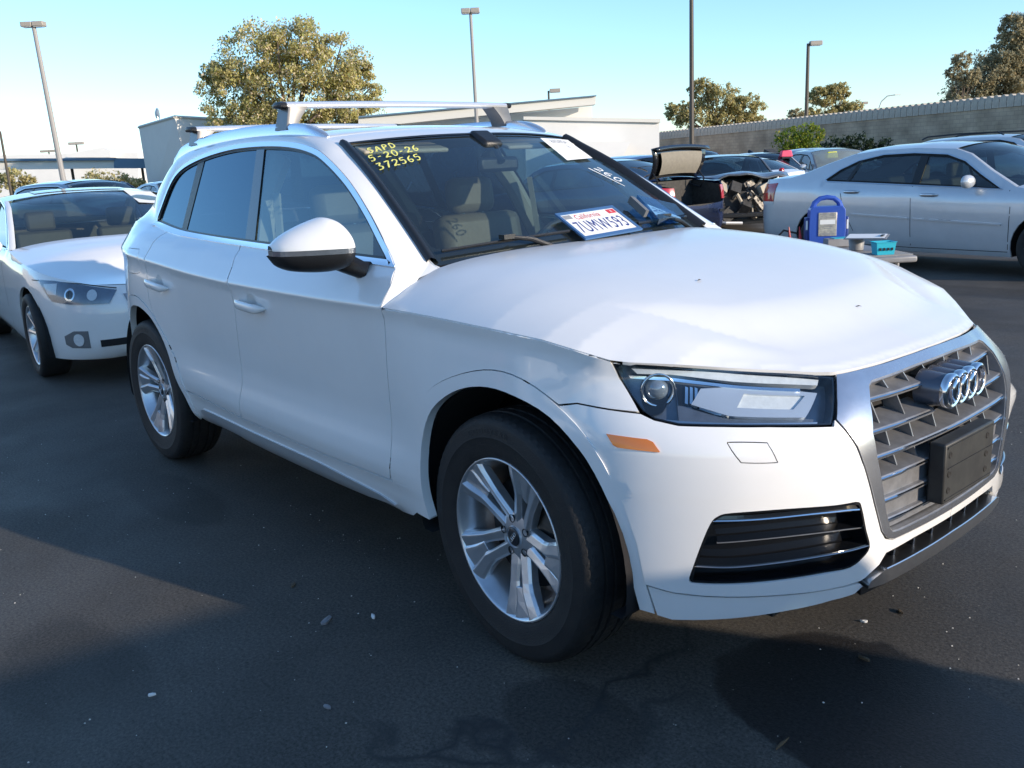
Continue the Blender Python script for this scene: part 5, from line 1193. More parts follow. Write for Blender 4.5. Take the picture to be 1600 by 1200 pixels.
# ================================================================ other cars: one builder, many bodies
class Shell:
    def __init__(s, plan_, side, nose, rear, belt, tum=.45):
        P = crom([(plan_[1][0], -plan_[1][1])]+plan_+[(plan_[-2][0], -plan_[-2][1])], 16)[16:-16]
        s.p = P; s.s = np.concatenate([[0], np.cumsum(np.linalg.norm(np.diff(P, axis=0), axis=1))]); s.L = s.s[-1]
        s.side, s.nose, s.rear, s.belt, s.tum = Curve1(side), Curve1(nose), Curve1(rear), Curve1(belt), tum
    def sx(s, x): return np.interp(-np.asarray(x, float), -s.p[:, 0], s.s)
    def __call__(s, uv):
        u = np.abs(uv[:, 0]); z = uv[:, 1]; x = np.interp(u, s.s, s.p[:, 0]); y = np.interp(u, s.s, s.p[:, 1]); e = .04
        tx = np.interp(u+e, s.s, s.p[:, 0])-np.interp(u-e, s.s, s.p[:, 0]); ty = np.interp(u+e, s.s, s.p[:, 1])-np.interp(u-e, s.s, s.p[:, 1])
        L = np.hypot(tx, ty)+1e-9; nx, ny = ty/L, -tx/L; zb = s.belt(x)
        ds = s.side(np.minimum(z-zb, 0))-s.tum*np.maximum(z-zb-.01, 0)-.35*np.clip(z-zb, 0, .03)
        d = ny*ny*ds+nx*nx*np.where(nx > 0, s.nose(z), s.rear(z))
        return np.stack([x+nx*d, -(y+ny*d)*np.where(uv[:, 0] < 0, -1, 1), z], 1)
    def xz(s, pts): return [(float(s.sx(x)), z) for x, z in pts]
def small_wheel(parent, loc, r=.325, w=.105, rim=.72, spokes=7, twin=False, mat='rim_silver', flip=False, rz=0):
    h = lathe('wheel', [(.0, .02), (.12, .02), (.14, .0), (.0, -.01)], 'disc_iron', parent, n=24); h.location = loc; h.rotation_euler = (0, 0, rz+(math.pi if flip else 0))
    R0 = r*rim
    lathe('tyre', [(R0, -w*.85), (R0+.01, -w*.97), (r*.86, -w*1.08), (r*.95, -w*1.0), (r*.985, -w*.85), (r, -w*.6), (r, w*.6), (r*.985, w*.85), (r*.9, w*1.05), (R0, w*.9)], 'tyre_rubber', h, n=56)
    rm = lathe('rim', [(R0, -w*.85), (R0-.004, -w*.93), (R0-.012, -w*.86), (R0-.022, -w*.55), (R0-.03, 0), (R0-.02, w*.8)], mat, h, n=56)
    lathe('hub_cap', [(.0, -w*.72), (.028, -w*.70), (.045, -w*.62), (.06, -w*.4), (.0, -w*.3)], mat, rm, n=24)
    for k in range(spokes):
        a = 2*math.pi*k/spokes+.3
        for t in ((-.018, .018) if twin else (0,)):
            wd = .016 if twin else .03; ca, sa = math.cos(a), math.sin(a); rows = []
            for rr, yy, ww in ((.04, -w*.62, wd), (R0*.6, -w*.75, wd*.9), (R0-.01, -w*.88, wd*1.25)):
                tt = t*(.8+rr/R0*.9)
                rows.append([(rr*ca-q*sa, y2, rr*sa+q*ca) for q, y2 in ((tt-ww/2, yy+.03), (tt-ww/2, yy+.004), (tt, yy), (tt+ww/2, yy+.004), (tt+ww/2, yy+.03))])
            o = gridmesh('spoke', np.array(rows), mat, rm, closev=True, cap=True, smooth=False); fixn(o)
    return h
def arc(cx, r, zc, a0, a1, n=16): return [(cx+r*math.cos(R(a0+(a1-a0)*k/n)), zc+r*math.sin(R(a0+(a1-a0)*k/n))) for k in range(n+1)]
def build_car(name, spec, loc, rz, label, cat='car', group=None, z=0):
    root = empty(name, (loc[0], loc[1], z), rz, label=label, cat=cat, group=group)
    S = Shell(spec['plan'], spec['side'], spec['nose'], spec['rear'], spec['belt'], spec.get('tum', .45))
    mat = spec['mat']; fx, rx = spec['wx']; wr = spec.get('wr', .325); ar = wr+.055; zb = spec.get('zb', .22)
    top = spec['top']; lim = spec.get('start', 0)
    step = spec.get('step', .06)
    # side skin from nose to tail
    ea = math.degrees(math.asin((wr-zb)/ar)) 
    bottom = [(spec['plan'][0][0], zb+.02)] if not lim else []
    nosex = spec['plan'][0][0]
    pts_b = arc(fx, ar, wr, -ea, 180+ea)+arc(rx, ar, wr, -ea, 180+ea)
    poly = [(0, zb+.03), (float(S.sx(nosex-.10)), zb), (float(S.sx(fx+ar+.15)), zb-.0)] if not lim else [(lim, zb)]
    poly += [(float(S.sx(x)), max(z_, zb)) for x, z_ in pts_b]
    poly += [(float(S.sx(rx-ar-.15)), zb), (S.L, zb+.06)]
    T = [(float(S.sx(x)), z_) for x, z_ in top]; T[0] = (0, top[0][1]); T[-1] = (S.L, top[-1][1])
    if lim: T = [t for t in T if t[0] > lim]; T = [(lim, T[0][1])]+T
    poly += T[::-1]
    dlo = S.xz(spec['dlo'])
    twins = []
    def PP(nm, pl, m=None, twin=True, par=root, **k):
        k.setdefault('step', .05); k.setdefault('gap', 0); k.setdefault('ret', 0)
        o = panel(nm, pl, S, m or mat, par, **k)
        if twin: twins.append(o)
        return o
    body = PP('body_side', poly, ret=.02, step=step, holes=[dlo])
    # windows: panes cut by pillars
    if spec.get('trim'): PP('window_trim', t_(inset(dlo, -.014)), spec['trim'], holes=[dlo], off=.004, ret=.01)
    g = spec.get('glass', 'car_glass'); cuts = spec['pillars']; din = t_(inset(dlo, .004)); prev = None
    PP('window_frame', dlo, 'seam_dark', holes=[t_(inset(dlo, .022))], off=-.004)
    for i in range(len(cuts)+1):
        hi = cuts[i] if i < len(cuts) else None
        c = din
        if prev is not None: c = clipx(c, (float(S.sx(prev[0]-prev[2]/2)), -prev[1]), None)
        if hi is not None: c = clipx(c, None, (float(S.sx(hi[0]+hi[2]/2)), -hi[1]))
        if len(c) > 2: PP('side_window', c, g, off=-.012, step=.08)
        if hi is not None:
            q = clipx(clipx(din, (float(S.sx(hi[0]+hi[2]/2)), -hi[1]), None), None, (float(S.sx(hi[0]-hi[2]/2)), -hi[1]))
            if len(q) > 2: PP('pillar_trim', q, 'black_trim', off=-.004)
        prev = hi
    for pl in spec.get('seams', []):
        q = np.array(S.xz(pl)); A1 = []; n = []
        t = np.gradient(q, axis=0); t /= np.linalg.norm(t, axis=1)[:, None]; nn = np.stack([-t[:, 1], t[:, 0]], 1)*.0035
        PP('door_seam', t_(q+nn)+t_((q-nn)[::-1]), 'seam_dark', off=.0015, step=.2)
    for nm, m, pl, off, ret in spec.get('parts', []): PP(nm, S.xz(pl) if pl[0][0] != 'S' else [tuple(p) for p in pl[1:]], m, off=off, ret=ret, step=.03)
    for nm, m, pl, off, ret in spec.get('sparts', []): PP(nm, [tuple(p) for p in pl], m, off=off, ret=ret, step=.03)
    # top skin
    E = []
    for a, b in zip(top[:-1], top[1:]):
        k = max(1, int(abs(a[0]-b[0])/.08)+int(abs(a[1]-b[1])/.08))
        for j in range(k): E.append((a[0]+(b[0]-a[0])*j/k, a[1]+(b[1]-a[1])*j/k))
    E.append(top[-1]); E = np.array(E); ES = S(np.array([(float(S.sx(x)), z_) for x, z_ in E]))
    ES[0] = S(np.array([[0, top[0][1]]]))[0]; ES[-1] = S(np.array([[S.L, top[-1][1]]]))[0]
    CR, BG = Curve1(spec['crown']), Curve1(spec['bulge'])
    def topgrid(nm, x0, x1, m, pw=2.6, inset_=0, lift=0, par=root):
        idx = [i for i in range(len(E)) if x1-1e-6 <= E[i, 0] <= x0+1e-6]; rows = []
        for i in idx:
            b = abs(ES[i, 1])*(1-inset_); x = E[i, 0]; row = []
            for w in np.linspace(-1, 1, 21):
                kk = (1-abs(w)**pw); row.append((ES[i, 0]+float(BG(x))*(1-w*w), w*b, ES[i, 2]+float(CR(x))*kk+lift))
            rows.append(row)
        if len(rows) < 2: return None
        o = gridmesh(nm, np.array(rows), m, par)
        if o.data.polygons[len(o.data.polygons)//2].normal.z < 0: o.data.flip_normals()
        return o
    hx, wx_, gx, dx = spec['splits']
    skip = spec.get('skip', ())
    if 'hood' not in skip: topgrid('hood', top[0][0], hx, mat, 3.4)
    ws_ = topgrid('windshield', hx, wx_, spec.get('wsglass', 'car_glass'), 2.2, .05, -.004)
    topgrid('windshield_frame', hx, wx_, mat, 2.2) if 0 else None
    for sg in (1, -1):
        for (xa, xb) in ((hx, wx_), (gx, dx)):
            idx = [i for i in range(len(E)) if xb-1e-6 <= E[i, 0] <= xa+1e-6]; rows = []
            for i in idx:
                x = E[i, 0]; b = abs(ES[i, 1]); w = .945; kk = 1-w**2.2
                rows.append([(ES[i, 0], sg*b, ES[i, 2]), (ES[i, 0]+float(BG(x))*(1-.975**2)+.002, sg*b*.975, ES[i, 2]+float(CR(x))*(1-.975**2.2)+.006), (ES[i, 0]+float(BG(x))*(1-w*w), sg*b*w, ES[i, 2]+float(CR(x))*kk-.004)])
            if len(rows) > 1: o = gridmesh('pillar', np.array(rows), mat, root); fixn(o)
    roof = topgrid('roof', wx_, gx, mat, 2.6)
    if 'backlight' not in skip: topgrid('rear_glass', gx, dx, spec.get('rglass', g), 2.2, .05, -.004)
    if 'deck' not in skip: topgrid('trunk_lid', dx, top[-1][0], mat, 3.4)
    for k, (cx, sgn) in enumerate([(fx, -1), (rx, -1), (fx, 1), (rx, 1)]):
        if ('w%d' % k) in skip: continue
        small_wheel(root, (cx, sgn*spec['track'], wr), wr, spokes=spec.get('spokes', 7), twin=spec.get('twin', False), flip=sgn > 0)
    for cx in (fx, rx):
        rows = [[(cx+(ar+.01)*math.cos(R(a)), y, max(zb, wr+(ar+.01)*math.sin(R(a)))) for y in (-spec['track']-.07, -.45)] for a in np.linspace(-20, 200, 20)]
        o = gridmesh('wheel_well', np.array(rows), 'liner_black', root); twins.append(o)
    f = MB(); x0, x1 = fx-ar-.03, rx+ar+.03; f.box(((x0+x1)/2, 0, zb+.05), (x0-x1, spec['track']*2, .06)); f.box(((fx+rx)/2, 0, zb+.08), (abs(fx-rx)+1.2, .95, .1))
    f.build('floor_pan', 'black_trim', root)
    i_ = MB()
    sx = spec.get('seats', None)
    if sx:
        for y in (-.37, .37): i_.box((sx, y, .72), (.14, .5, .62), rot=Matrix.Rotation(-.25, 3, 'Y')); i_.box((sx-.12, y, 1.12), (.10, .26, .18)); i_.box((sx+.3, y, .45), (.5, .5, .14))
        i_.box((sx-.95, 0, .80), (.14, 1.25, .5), rot=Matrix.Rotation(-.3, 3, 'Y')); i_.box((hx-.30, 0, top_z(top, hx)-.10), (.45, 1.25, .14))
        i_.build('seats', spec.get('seatmat', 'tan_leather'), root, bevel=.03)
    for nm, m, pl, off, ret in spec.get('fparts', []):
        PP(nm, [tuple(p) for p in pl], m, twin=False, off=off, ret=ret, step=.04)
    if spec.get('mirrors'):
        x, y, z_ = spec['mirrors']
        for sg in (1, -1):
            if sg == 1 and spec.get('one_mirror'): continue
            rows = []
            for t in np.linspace(0, 1, 12):
                e = max(.08, (1-abs(2*t-1)**2.6)**.6); yy = y+.20*t
                rows.append([(x+.02-.03*t+.065*e*math.cos(a)*(1 if math.cos(a) > 0 else .35), sg*-yy, z_+.075*e*math.sin(a)) for a in np.linspace(0, 2*math.pi, 14, endpoint=False)])
            o = gridmesh('door_mirror', np.array(rows), spec.get('mirmat', mat), root, closev=True, cap=True); fixn(o)
    for hx_, hz in spec.get('handles', []):
        for sg in (1, -1):
            rows = []; u = float(S.sx(hx_))
            for t in np.linspace(0, 1, 9):
                q = S(np.array([[u-.11+.22*t, hz]]))[0]; e = (1-abs(2*t-1)**4)**.5
                rows.append([(q[0], sg*(-abs(q[1])-.004-.028*e-.01*math.cos(a)), q[2]+(.006+.012*e)*math.sin(a)) for a in np.linspace(0, 2*math.pi, 8, endpoint=False)])
            o = gridmesh('door_handle', np.array(rows), spec.get('hmat', mat), root, closev=True, cap=True); fixn(o)
    for o in twins: mir(o)
    root['_shell'] = 1
    del root['_shell']
    return root, S
def top_z(top, x): return float(np.interp(-x, [-a for a, b in top], [b for a, b in top]))
SIDE = [(-.80, -.12), (-.72, -.05), (-.62, -.02), (-.45, -.005), (-.25, .0), (-.12, -.006), (-.05, -.022), (-.01, -.040), (0, -.045)]
# origin of these bodies: ground under the rear axle, x forward
IMP = dict(mat='silver_paint', glass='dim_glass', plan=[(3.85, 0), (3.82, .35), (3.72, .62), (3.50, .80), (3.2, .88), (2.8, .915), (2.0, .925), (1, .93), (0, .925), (-.5, .905), (-.85, .86), (-1.05, .75), (-1.15, .5), (-1.19, 0)],
    side=SIDE, nose=[(.2, -.06), (.4, 0), (.6, 0), (.75, -.03), (.9, -.1)], rear=[(.2, -.10), (.4, -.01), (.6, 0), (.85, -.01), (1.05, -.05)], belt=[(-1.2, 1.03), (-.3, 1.03), (.3, 1.0), (1.3, .965), (2.3, .92), (2.8, .90), (3.9, .74)],
    top=[(3.85, .74), (3.6, .80), (3.2, .875), (2.8, .915), (2.42, .96), (2.1, 1.14), (1.82, 1.32), (1.63, 1.385), (1.16, 1.415), (.66, 1.405), (.35, 1.37), (.0, 1.265), (-.35, 1.145), (-.55, 1.10), (-.9, 1.09), (-1.16, 1.05)],
    dlo=[(2.26, .945), (2.0, 1.10), (1.78, 1.245), (1.55, 1.325), (1.14, 1.355), (.75, 1.35), (.43, 1.29), (.2, 1.19), (.03, 1.075), (.06, 1.055), (.6, 1.03), (1.3, .995)],
    pillars=[(1.86, -.62, .03), (1.27, .05, .10), (.40, .45, .05)], crown=[(-1.2, .0), (-.9, .035), (-.35, .05), (.3, .06), (1.2, .06), (1.8, .055), (2.4, .06), (3.2, .08), (3.6, .04), (3.86, 0)], bulge=[(-1.2, 0), (-.6, -.03), (-.45, -.05), (.0, -.06), (.4, -.04), (1, 0), (1.6, .05), (2.4, .12), (2.7, 0)],
    splits=(2.42, 1.63, .35, -.55), wx=(2.807, 0), wr=.33, track=.80, trim='satin_metal', seats=1.15, spokes=5,
    seams=[[(1.24, .985), (1.26, .7), (1.27, .3)], [(.28, 1.03), (.30, .90), (.36, .69), (.50, .45)], [(2.36, .93), (2.40, .75), (2.40, .30)], [(.5, .29), (1.27, .275), (2.4, .275)]],
    parts=[('body_moulding', 'silver_paint', [(.46, .665), (.46, .645), (1.24, .605), (1.24, .625)], .014, .02), ('body_moulding', 'silver_paint', [(1.29, .622), (1.29, .602), (2.32, .56), (2.32, .58)], .014, .02),
           ('tail_light', 'red_lens', [(-.74, 1.04), (-.77, .80), (-1.08, .80), (-1.08, 1.02)], .006, .02), ('reverse_lens', 'frosted_lens', [(-.77, .795), (-.78, .755), (-1.05, .76), (-1.05, .795)], .006, .02)],
    mirrors=(1.95, .90, 1.03), handles=[(.45, .925), (1.47, .885)], hmat='satin_metal', mirmat='silver_paint')
LEX = dict(IMP, mat='lexus_paint', glass='car_glass', plan=[(3.69, 0), (3.67, .3), (3.59, .55), (3.43, .72), (3.2, .83), (2.9, .885), (2.4, .905), (1.4, .91), (.2, .905), (-.4, .88), (-.8, .82), (-1.0, .70), (-1.1, .4), (-1.13, 0)],
    nose=[(.16, -.16), (.22, -.05), (.30, .0), (.5, 0), (.62, -.015), (.75, -.08), (.88, -.2)], belt=[(-1.2, 1.0), (0, .99), (1, .965), (2.0, .93), (2.8, .875), (3.7, .70)],
    top=[(3.69, .70), (3.55, .735), (3.40, .77), (3.2, .805), (2.9, .85), (2.5, .89), (2.05, .94), (1.7, 1.11), (1.32, 1.27), (1.1, 1.325), (.7, 1.355), (.2, 1.345), (-.1, 1.30), (-.5, 1.16), (-.75, 1.07), (-1.1, 1.02)],
    dlo=[(1.92, .955), (1.6, 1.12), (1.25, 1.27), (.95, 1.325), (.5, 1.33), (.1, 1.28), (-.3, 1.12), (-.42, 1.02), (.3, 1.0), (1.1, .98)], pillars=[(.85, .05, .09), (-.08, .4, .05)],
    crown=[(-1.2, .0), (-.9, .03), (-.35, .05), (.3, .055), (1.1, .055), (2.05, .07), (2.8, .09), (3.3, .07), (3.6, .02), (3.7, 0)], bulge=[(-1.2, 0), (-.6, -.06), (0, -.05), (.6, 0), (1.1, .06), (2.05, .16), (2.4, 0)],
    splits=(2.05, 1.1, -.1, -.75), wx=(2.775, 0), wr=.325, track=.795, spokes=9, twin=False, seats=.85, trim='chrome', zb=.19,
    seams=[[(1.85, .955), (1.88, .7), (1.86, .32)], [(.82, .97), (.84, .6), (.84, .3)]], parts=[], handles=[(.95, .80), (-.05, .82)], hmat='lexus_paint', mirmat='lexus_paint', mirrors=(1.92, .88, .985),
    sparts=[('headlight', 'lamp_housing', [(1.16, .775), (1.07, .70), (.98, .625), (.80, .605), (.50, .60), (.44, .69), (.70, .737), (.96, .768)], .004, .01),
            ('headlight_lens', 'lens_glass', [(1.16, .775), (1.07, .70), (.98, .625), (.80, .605), (.50, .60), (.44, .69), (.70, .737), (.96, .768)], .012, .008),
            ('lamp_ring', 'chrome', circle((.80, .672), .045, 18), .006, .004), ('lamp_bowl', 'gloss_black', circle((.80, .672), .030, 18), .009, .004), ('lamp_reflector', 'frosted_lens', circle((.62, .665), .038, 16), .006, .004),
            ('turn_lens', 'red_tint' if 'red_tint' in M else 'frosted_lens', [(1.08, .745), (1.02, .675), (.92, .67), (.93, .75)], .007, .004),
            ('fog_bezel', 'grey_plastic', [(.90, .37), (.90, .31), (.84, .285), (.68, .285), (.68, .41), (.80, .41)], .003, .004), ('fog_lamp', 'frosted_lens', circle((.765, .345), .045, 18), .008, .004),
            ('bumper_vent', 'seam_dark', [(.60, .34), (.36, .35), (.36, .30), (.60, .29)], .003, .004), 
            ('front_grille', 'slat_grey', [(.40, .66), (.34, .50), (0, .50), (0, .68)], .004, .01), ('hood_gap', 'seam_dark', [(1.28, .772), (1.0, .770), (.7, .747), (.44, .706), (.44, .70), (.7, .741), (1.0, .764), (1.28, .766)], .003, .002)])
# the white sedan behind
lex, LS = build_car('sedan', LEX, (-8.47, .28), R(-4), 'white sedan parked close behind the rear of the white crossover, left edge', 'car')
SC_D = dict(IMP)
imp, IS = build_car('sedan', IMP, (-4.33, 9.12), R(-6), 'silver blue sedan seen side on, parked behind the blue jump starter', 'car', z=-.04)

def wsq(root, r0, r1, c0, c1, lift, name, mat, skew=0):
    """a sheet lying on a windshield: corners picked from the pane's own grid"""
    w_ = [c for c in root.children if c.name.startswith('windshield')][0]; V = w_.data.vertices; nr_ = len(V)//21
    g_ = lambda r, c: np.array(V[min(nr_-1, int(r))*21+int(c)].co)+np.array([.4, 0, .9])*lift
    q = [g_(r0, c0), g_(r0, c1+skew), g_(r1, c1), g_(r1, c0-skew)]; m = MB(); m.add(q+[p+np.array([0, 0, -.002]) for p in q], [(0, 1, 2, 3), (7, 6, 5, 4)]); return m.build(name, mat, root)
def patch(root, part, r0, r1, c0, c1, lift, name, mat):
    w_ = [c for c in root.children if c.name.startswith(part)][0]; V = w_.data.vertices
    return gridmesh(name, np.array([[np.array(V[r*21+c].co)+[0, 0, lift] for c in range(c0, c1+1)] for r in range(r0, r1+1)]), mat, root)
patch(lex, 'roof', 2, 7, 4, 16, .006, 'sunroof', 'gloss_black')
nrow = len([c for c in lex.children if c.name.startswith('windshield')][0].data.vertices)//21
o = wsq(lex, nrow-1, nrow-5, 15, 19, .012, 'windshield_paper', 'paper'); o = wsq(lex, 1, 4, 14, 17, .02, 'dashboard_paper', 'paper', 1)
for k in range(3): wsq(lex, nrow-3-k, nrow-3-k, 2, 4, .010, 'marker_line', 'marker_white')
# ================================================================ more cars
WAG = dict(IMP, mat='grey_paint', top=[(3.75, .80), (3.5, .90), (3.2, .97), (2.8, 1.02), (2.45, 1.08), (2.1, 1.28), (1.85, 1.42), (1.6, 1.47), (1.1, 1.50), (.3, 1.50), (-.5, 1.47), (-.8, 1.42), (-.95, 1.20), (-1.02, 1.05), (-1.12, 1.03)],
    dlo=[(2.25, 1.06), (2.0, 1.22), (1.75, 1.36), (1.4, 1.43), (.6, 1.44), (-.2, 1.42), (-.65, 1.34), (-.78, 1.12), (.4, 1.06)], belt=[(-1.2, 1.08), (0, 1.05), (1.3, 1.03), (2.3, 1.01), (2.8, .98), (3.9, .80)],
    pillars=[(1.27, .05, .10), (.22, .05, .09)], splits=(2.45, 1.6, -.8, -1.02), crown=[(-1.2, 0), (-.8, .05), (0, .06), (1.5, .06), (2.4, .07), (3.2, .08), (3.86, 0)], bulge=[(-1.2, 0), (-1, -.04), (-.7, -.06), (0, 0), (1.6, .05), (2.45, .12), (2.7, 0)],
    wr=.36, seams=IMP['seams'][:1]+IMP['seams'][2:3], parts=[], handles=[], mirrors=None, zb=.26, step=.09)
# parked row ahead of and behind the photographer: it shades the foreground and shows in the paintwork
build_car('wagon', dict(WAG, mat='grey_paint'), (4.95, -.08), R(-90), 'grey wagon parked across the aisle ahead of the white crossover, off to the right', 'car')
w2, _ = build_car('wagon', dict(WAG, mat='white_paint'), (-3.4, -10.4), R(90), 'white wagon parked facing the aisle behind the camera', 'car')
w3, _ = build_car('sedan', dict(IMP, mat='maroon_paint', step=.09), (-6.3, -10.6), R(90), 'maroon sedan parked facing the aisle behind the camera', 'car')
w4, _ = build_car('sedan', dict(LEX, mat='lexus_paint', step=.09), (-.6, -10.6), R(90), 'white sedan parked facing the aisle behind the camera', 'car')
lamp_back = empty('lamp_post', (-7.5, -15, 0), label='lamp post behind the camera, mirrored in the rear door glass', cat='lamp post')
m = MB(); m.tube([(0, 0, 0), (0, 0, 8.6)], [.12, .09], 10); m.build('pole', 'pole_brown', lamp_back, smooth=True); m = MB(); m.box((0, 0, 8.6), (1.3, .5, .28)); m.build('lamp_head', 'pole_brown', lamp_back)
# ================================================================ the row of wrecks and parked cars at the right
def GP(px, py, z=0):
    d = np.array(_f)+np.array(_r2)*(px-800)/1402.37-np.array(_u2)*(py-600)/1402.37; t = (z-CAMP.z)/d[2]; return np.array(CAMP)+d*t
def carq(name, spec, px, d, rz, label, cat='car', off=0, z=None, **k):
    q = W(px, 300, d); zz = float(gz(q[0], q[1])) if z is None else z
    return build_car(name, dict(spec, step=.10), (q[0], q[1]), rz, label, cat, z=zz)
# navy sedan with its trunk open
NAV = dict(IMP, mat='navy_paint', top=IMP['top'][:-2]+[(-.80, 1.09), (-1.04, 1.05), (-1.10, .74), (-1.17, .70)], skip=('deck',), trim=None, parts=[('tail_light', 'red_lens', [(-.66, .98), (-.62, .86), (-.80, .78), (-1.135, .78), (-1.135, .99), (-.9, 1.01)], .010, .02), ('bumper_trim', 'black_trim', [(-.7, .60), (-1.15, .62), (-1.15, .58), (-.7, .56)], .012, .01)], seats=None, mirrors=None, handles=[])
NAV['top'] = [t for t in NAV['top'] if t[0] > -.79]+[(-.80, 1.09), (-1.04, 1.05), (-1.10, .74), (-1.17, .70)]
nv, _ = build_car('sedan', NAV, (-8.05, 8.95), R(180), 'dark blue sedan with its trunk lid open and a big red tail light', 'car', z=-.04)
tb = MB()
def quad(m, a, b, c, d_, mi=0): m.add([a, b, c, d_], [(0, 1, 2, 3)], mi)
quad(tb, (-.5, -.62, .45), (-1.12, -.58, .45), (-1.12, .58, .45), (-.5, .62, .45)); quad(tb, (-.5, -.66, .45), (-.5, .66, .45), (-.5, .66, 1.08), (-.5, -.66, 1.08))
for sy in (-1, 1): quad(tb, (-.5, sy*.64, .45), (-1.12, sy*.60, .45), (-1.10, sy*.60, 1.0), (-.5, sy*.64, 1.08))
quad(tb, (-1.11, -.6, .45), (-1.11, .6, .45), (-1.11, .6, .72), (-1.11, -.6, .72)); tb.build('trunk_tub', 'engine_dark', nv)
rows = []
for sy in (-1, 1):
    rows = [[(-.55-.45*t, sy*.60, 1.085-.03*t), (-.55-.45*t, sy*.74, 1.088-.03*t)] for t in np.linspace(0, 1, 5)]; gridmesh('trunk_channel', np.array(rows), 'navy_paint', nv)
lid0 = np.array([-.62, 0, 1.13]); di = np.array([-.10, 0, .99]); nn_ = np.array([-.99, 0, -.10]); rows, rin = [], []
for t in np.linspace(0, 1, 9):
    w_ = .58+.06*t; a = lid0+di*.46*t+nn_*(-.05+.10*math.sin(t*2.4)-.0); 
    rows.append([a+np.array([.03*(1-(y/w_)**2)-.05, y, .035*(1-(y/w_)**2)]) for y in np.linspace(-w_, w_, 13)])
    w2_ = w_*.78; b = lid0+di*(.05+.34*t)+nn_*(.03+.07*math.sin(t*2.4)); rin.append([b+np.array([-.07, y, .025*(1-(y/w_)**2)]) for y in np.linspace(-w2_, w2_, 9)])
rows.append([p+np.array([-.10, 0, .015]) for p in rows[-1]]); rows.append([p+np.array([-.03, 0, -.05]) for p in rows[-1]])
ld = gridmesh('trunk_lid', np.array(rows), 'black_paint', nv); md = ld.modifiers.new('s', 'SOLIDIFY'); md.thickness = .03
gridmesh('lid_lining', np.array(rin), 'trunk_lining', ld)
for sy in (-1, 1):
    m = MB(); m.tube([(-.52, sy*.55, 1.02), (-.72, sy*.57, .96), (-.80, sy*.57, 1.10), (-.70, sy*.56, 1.22)], .013, 6); m.build('hinge_arm', 'black_trim', ld)
# grey car with its nose torn off
DMG = dict(IMP, mat='grey_paint', start=.98, skip=('hood',), trim=None, seats=None, mirrors=None, handles=[], parts=[])
dm, DS = build_car('wrecked_car', DMG, tuple((W(1168, 300, 15.8)-3.5*np.array([math.cos(R(-42)), math.sin(R(-42)), 0]))[:2]), R(-42), 'dark grey wrecked car with its engine bay torn open and hood buckled', 'wrecked car', z=-.07)
rows = []
for t in np.linspace(0, 1, 16):
    x = 2.4+1.0*t; zz = .98+.06*math.sin(t*3.0)+.06*t; row = []
    for y in np.linspace(-.78, .78, 17): row.append((x-.1*abs(y)*t, y, zz+.05*(1-(y/.8)**2)+.03*math.sin(y*7+t*3)*t-.10*max(0, t-.75)*abs(y)*4+.05*max(0, t-.6)*math.sin(y*13)))
    rows.append(row)
hd_ = gridmesh('buckled_hood', np.array(rows), 'grey_paint', dm); md = hd_.modifiers.new('s', 'SOLIDIFY'); md.thickness = .03
rg = np.random.default_rng(4); names = ['engine_block', 'radiator', 'bracket', 'hose', 'panel_piece']
for k in range(95):
    x = 3.1+.42*rg.random(); y = -.80+1.6*rg.random(); z = .34+.60*rg.random(); s_ = .06+.17*rg.random()
    m = MB()
    if k % 3 == 0: m.tube([(x, y, z), (x+.1*rg.normal(), y+.15*rg.normal(), z+.08*rg.normal()), (x+.1, y+.25*rg.normal(), z+.12*rg.normal())], .015+.02*rg.random(), 7); nm = 'hose'
    else: m.box((x, y, z), (s_, s_*(.6+rg.random()), s_*(.5+rg.random())), rot=Matrix.Rotation(rg.random()*1.2, 3, 'X') @ Matrix.Rotation(rg.random(), 3, 'Z')); nm = names[k % 3]
    m.build(nm, ['engine_metal', 'engine_dark', 'engine_metal', 'tan_trim'][k % 4], dm, bevel=.006 if k % 3 else 0, smooth=k % 3 == 0)
m = MB(); m.box((3.42, .0, .62), (.06, 1.1, .42)); m.build('radiator', 'engine_dark', dm, bevel=.01); m = MB(); m.box((3.52, 0, .42), (.10, 1.35, .09)); m.build('crash_bar', 'black_trim', dm, bevel=.02)
m = MB(); m.tube([(3.5, -.75, .35), (3.62, -.4, .30), (3.55, -.1, .28)], .03, 6); m.build('bent_bracket', 'wire', dm)
# others behind
carq('pickup', dict(WAG, mat='blue_paint', glass='dark_car_glass', wsglass='dark_car_glass'), 1005, 27, R(160), 'dark blue boxy vehicle roof showing just right of the far windshield pillar', 'car', z=-.05)
carq('sedan', dict(IMP, mat='maroon_paint'), 1040, 33, R(0), 'maroon car roof peeping over the dark blue vehicle', 'car', z=.12)
carq('sedan', dict(IMP, mat='silver_paint'), 1150, 25, R(-30), 'silver sedan roof behind the raised trunk lid', 'car')
carq('sedan', dict(LEX, mat='white_paint'), 1175, 21, R(170), 'white car with long hood between the torn engine bay and the silver sedan', 'car', z=-.10)
wk, _ = carq('wrecked_car', dict(IMP, mat='grey_paint', wsglass='shattered_glass', glass='shattered_glass', rglass='shattered_glass', trim=None), 1262, 25, R(-35), 'crushed grey car with shattered glass under the pink roof marker', 'wrecked car', z=-.05)
m = MB(); rg = np.random.default_rng(2)
q = W(1225, 255, 24)
wf = empty('bent_frame', (q[0], q[1], 0), label='bent black roof frame and pillars of a wrecked car beside the shattered windshield', cat='wreckage')
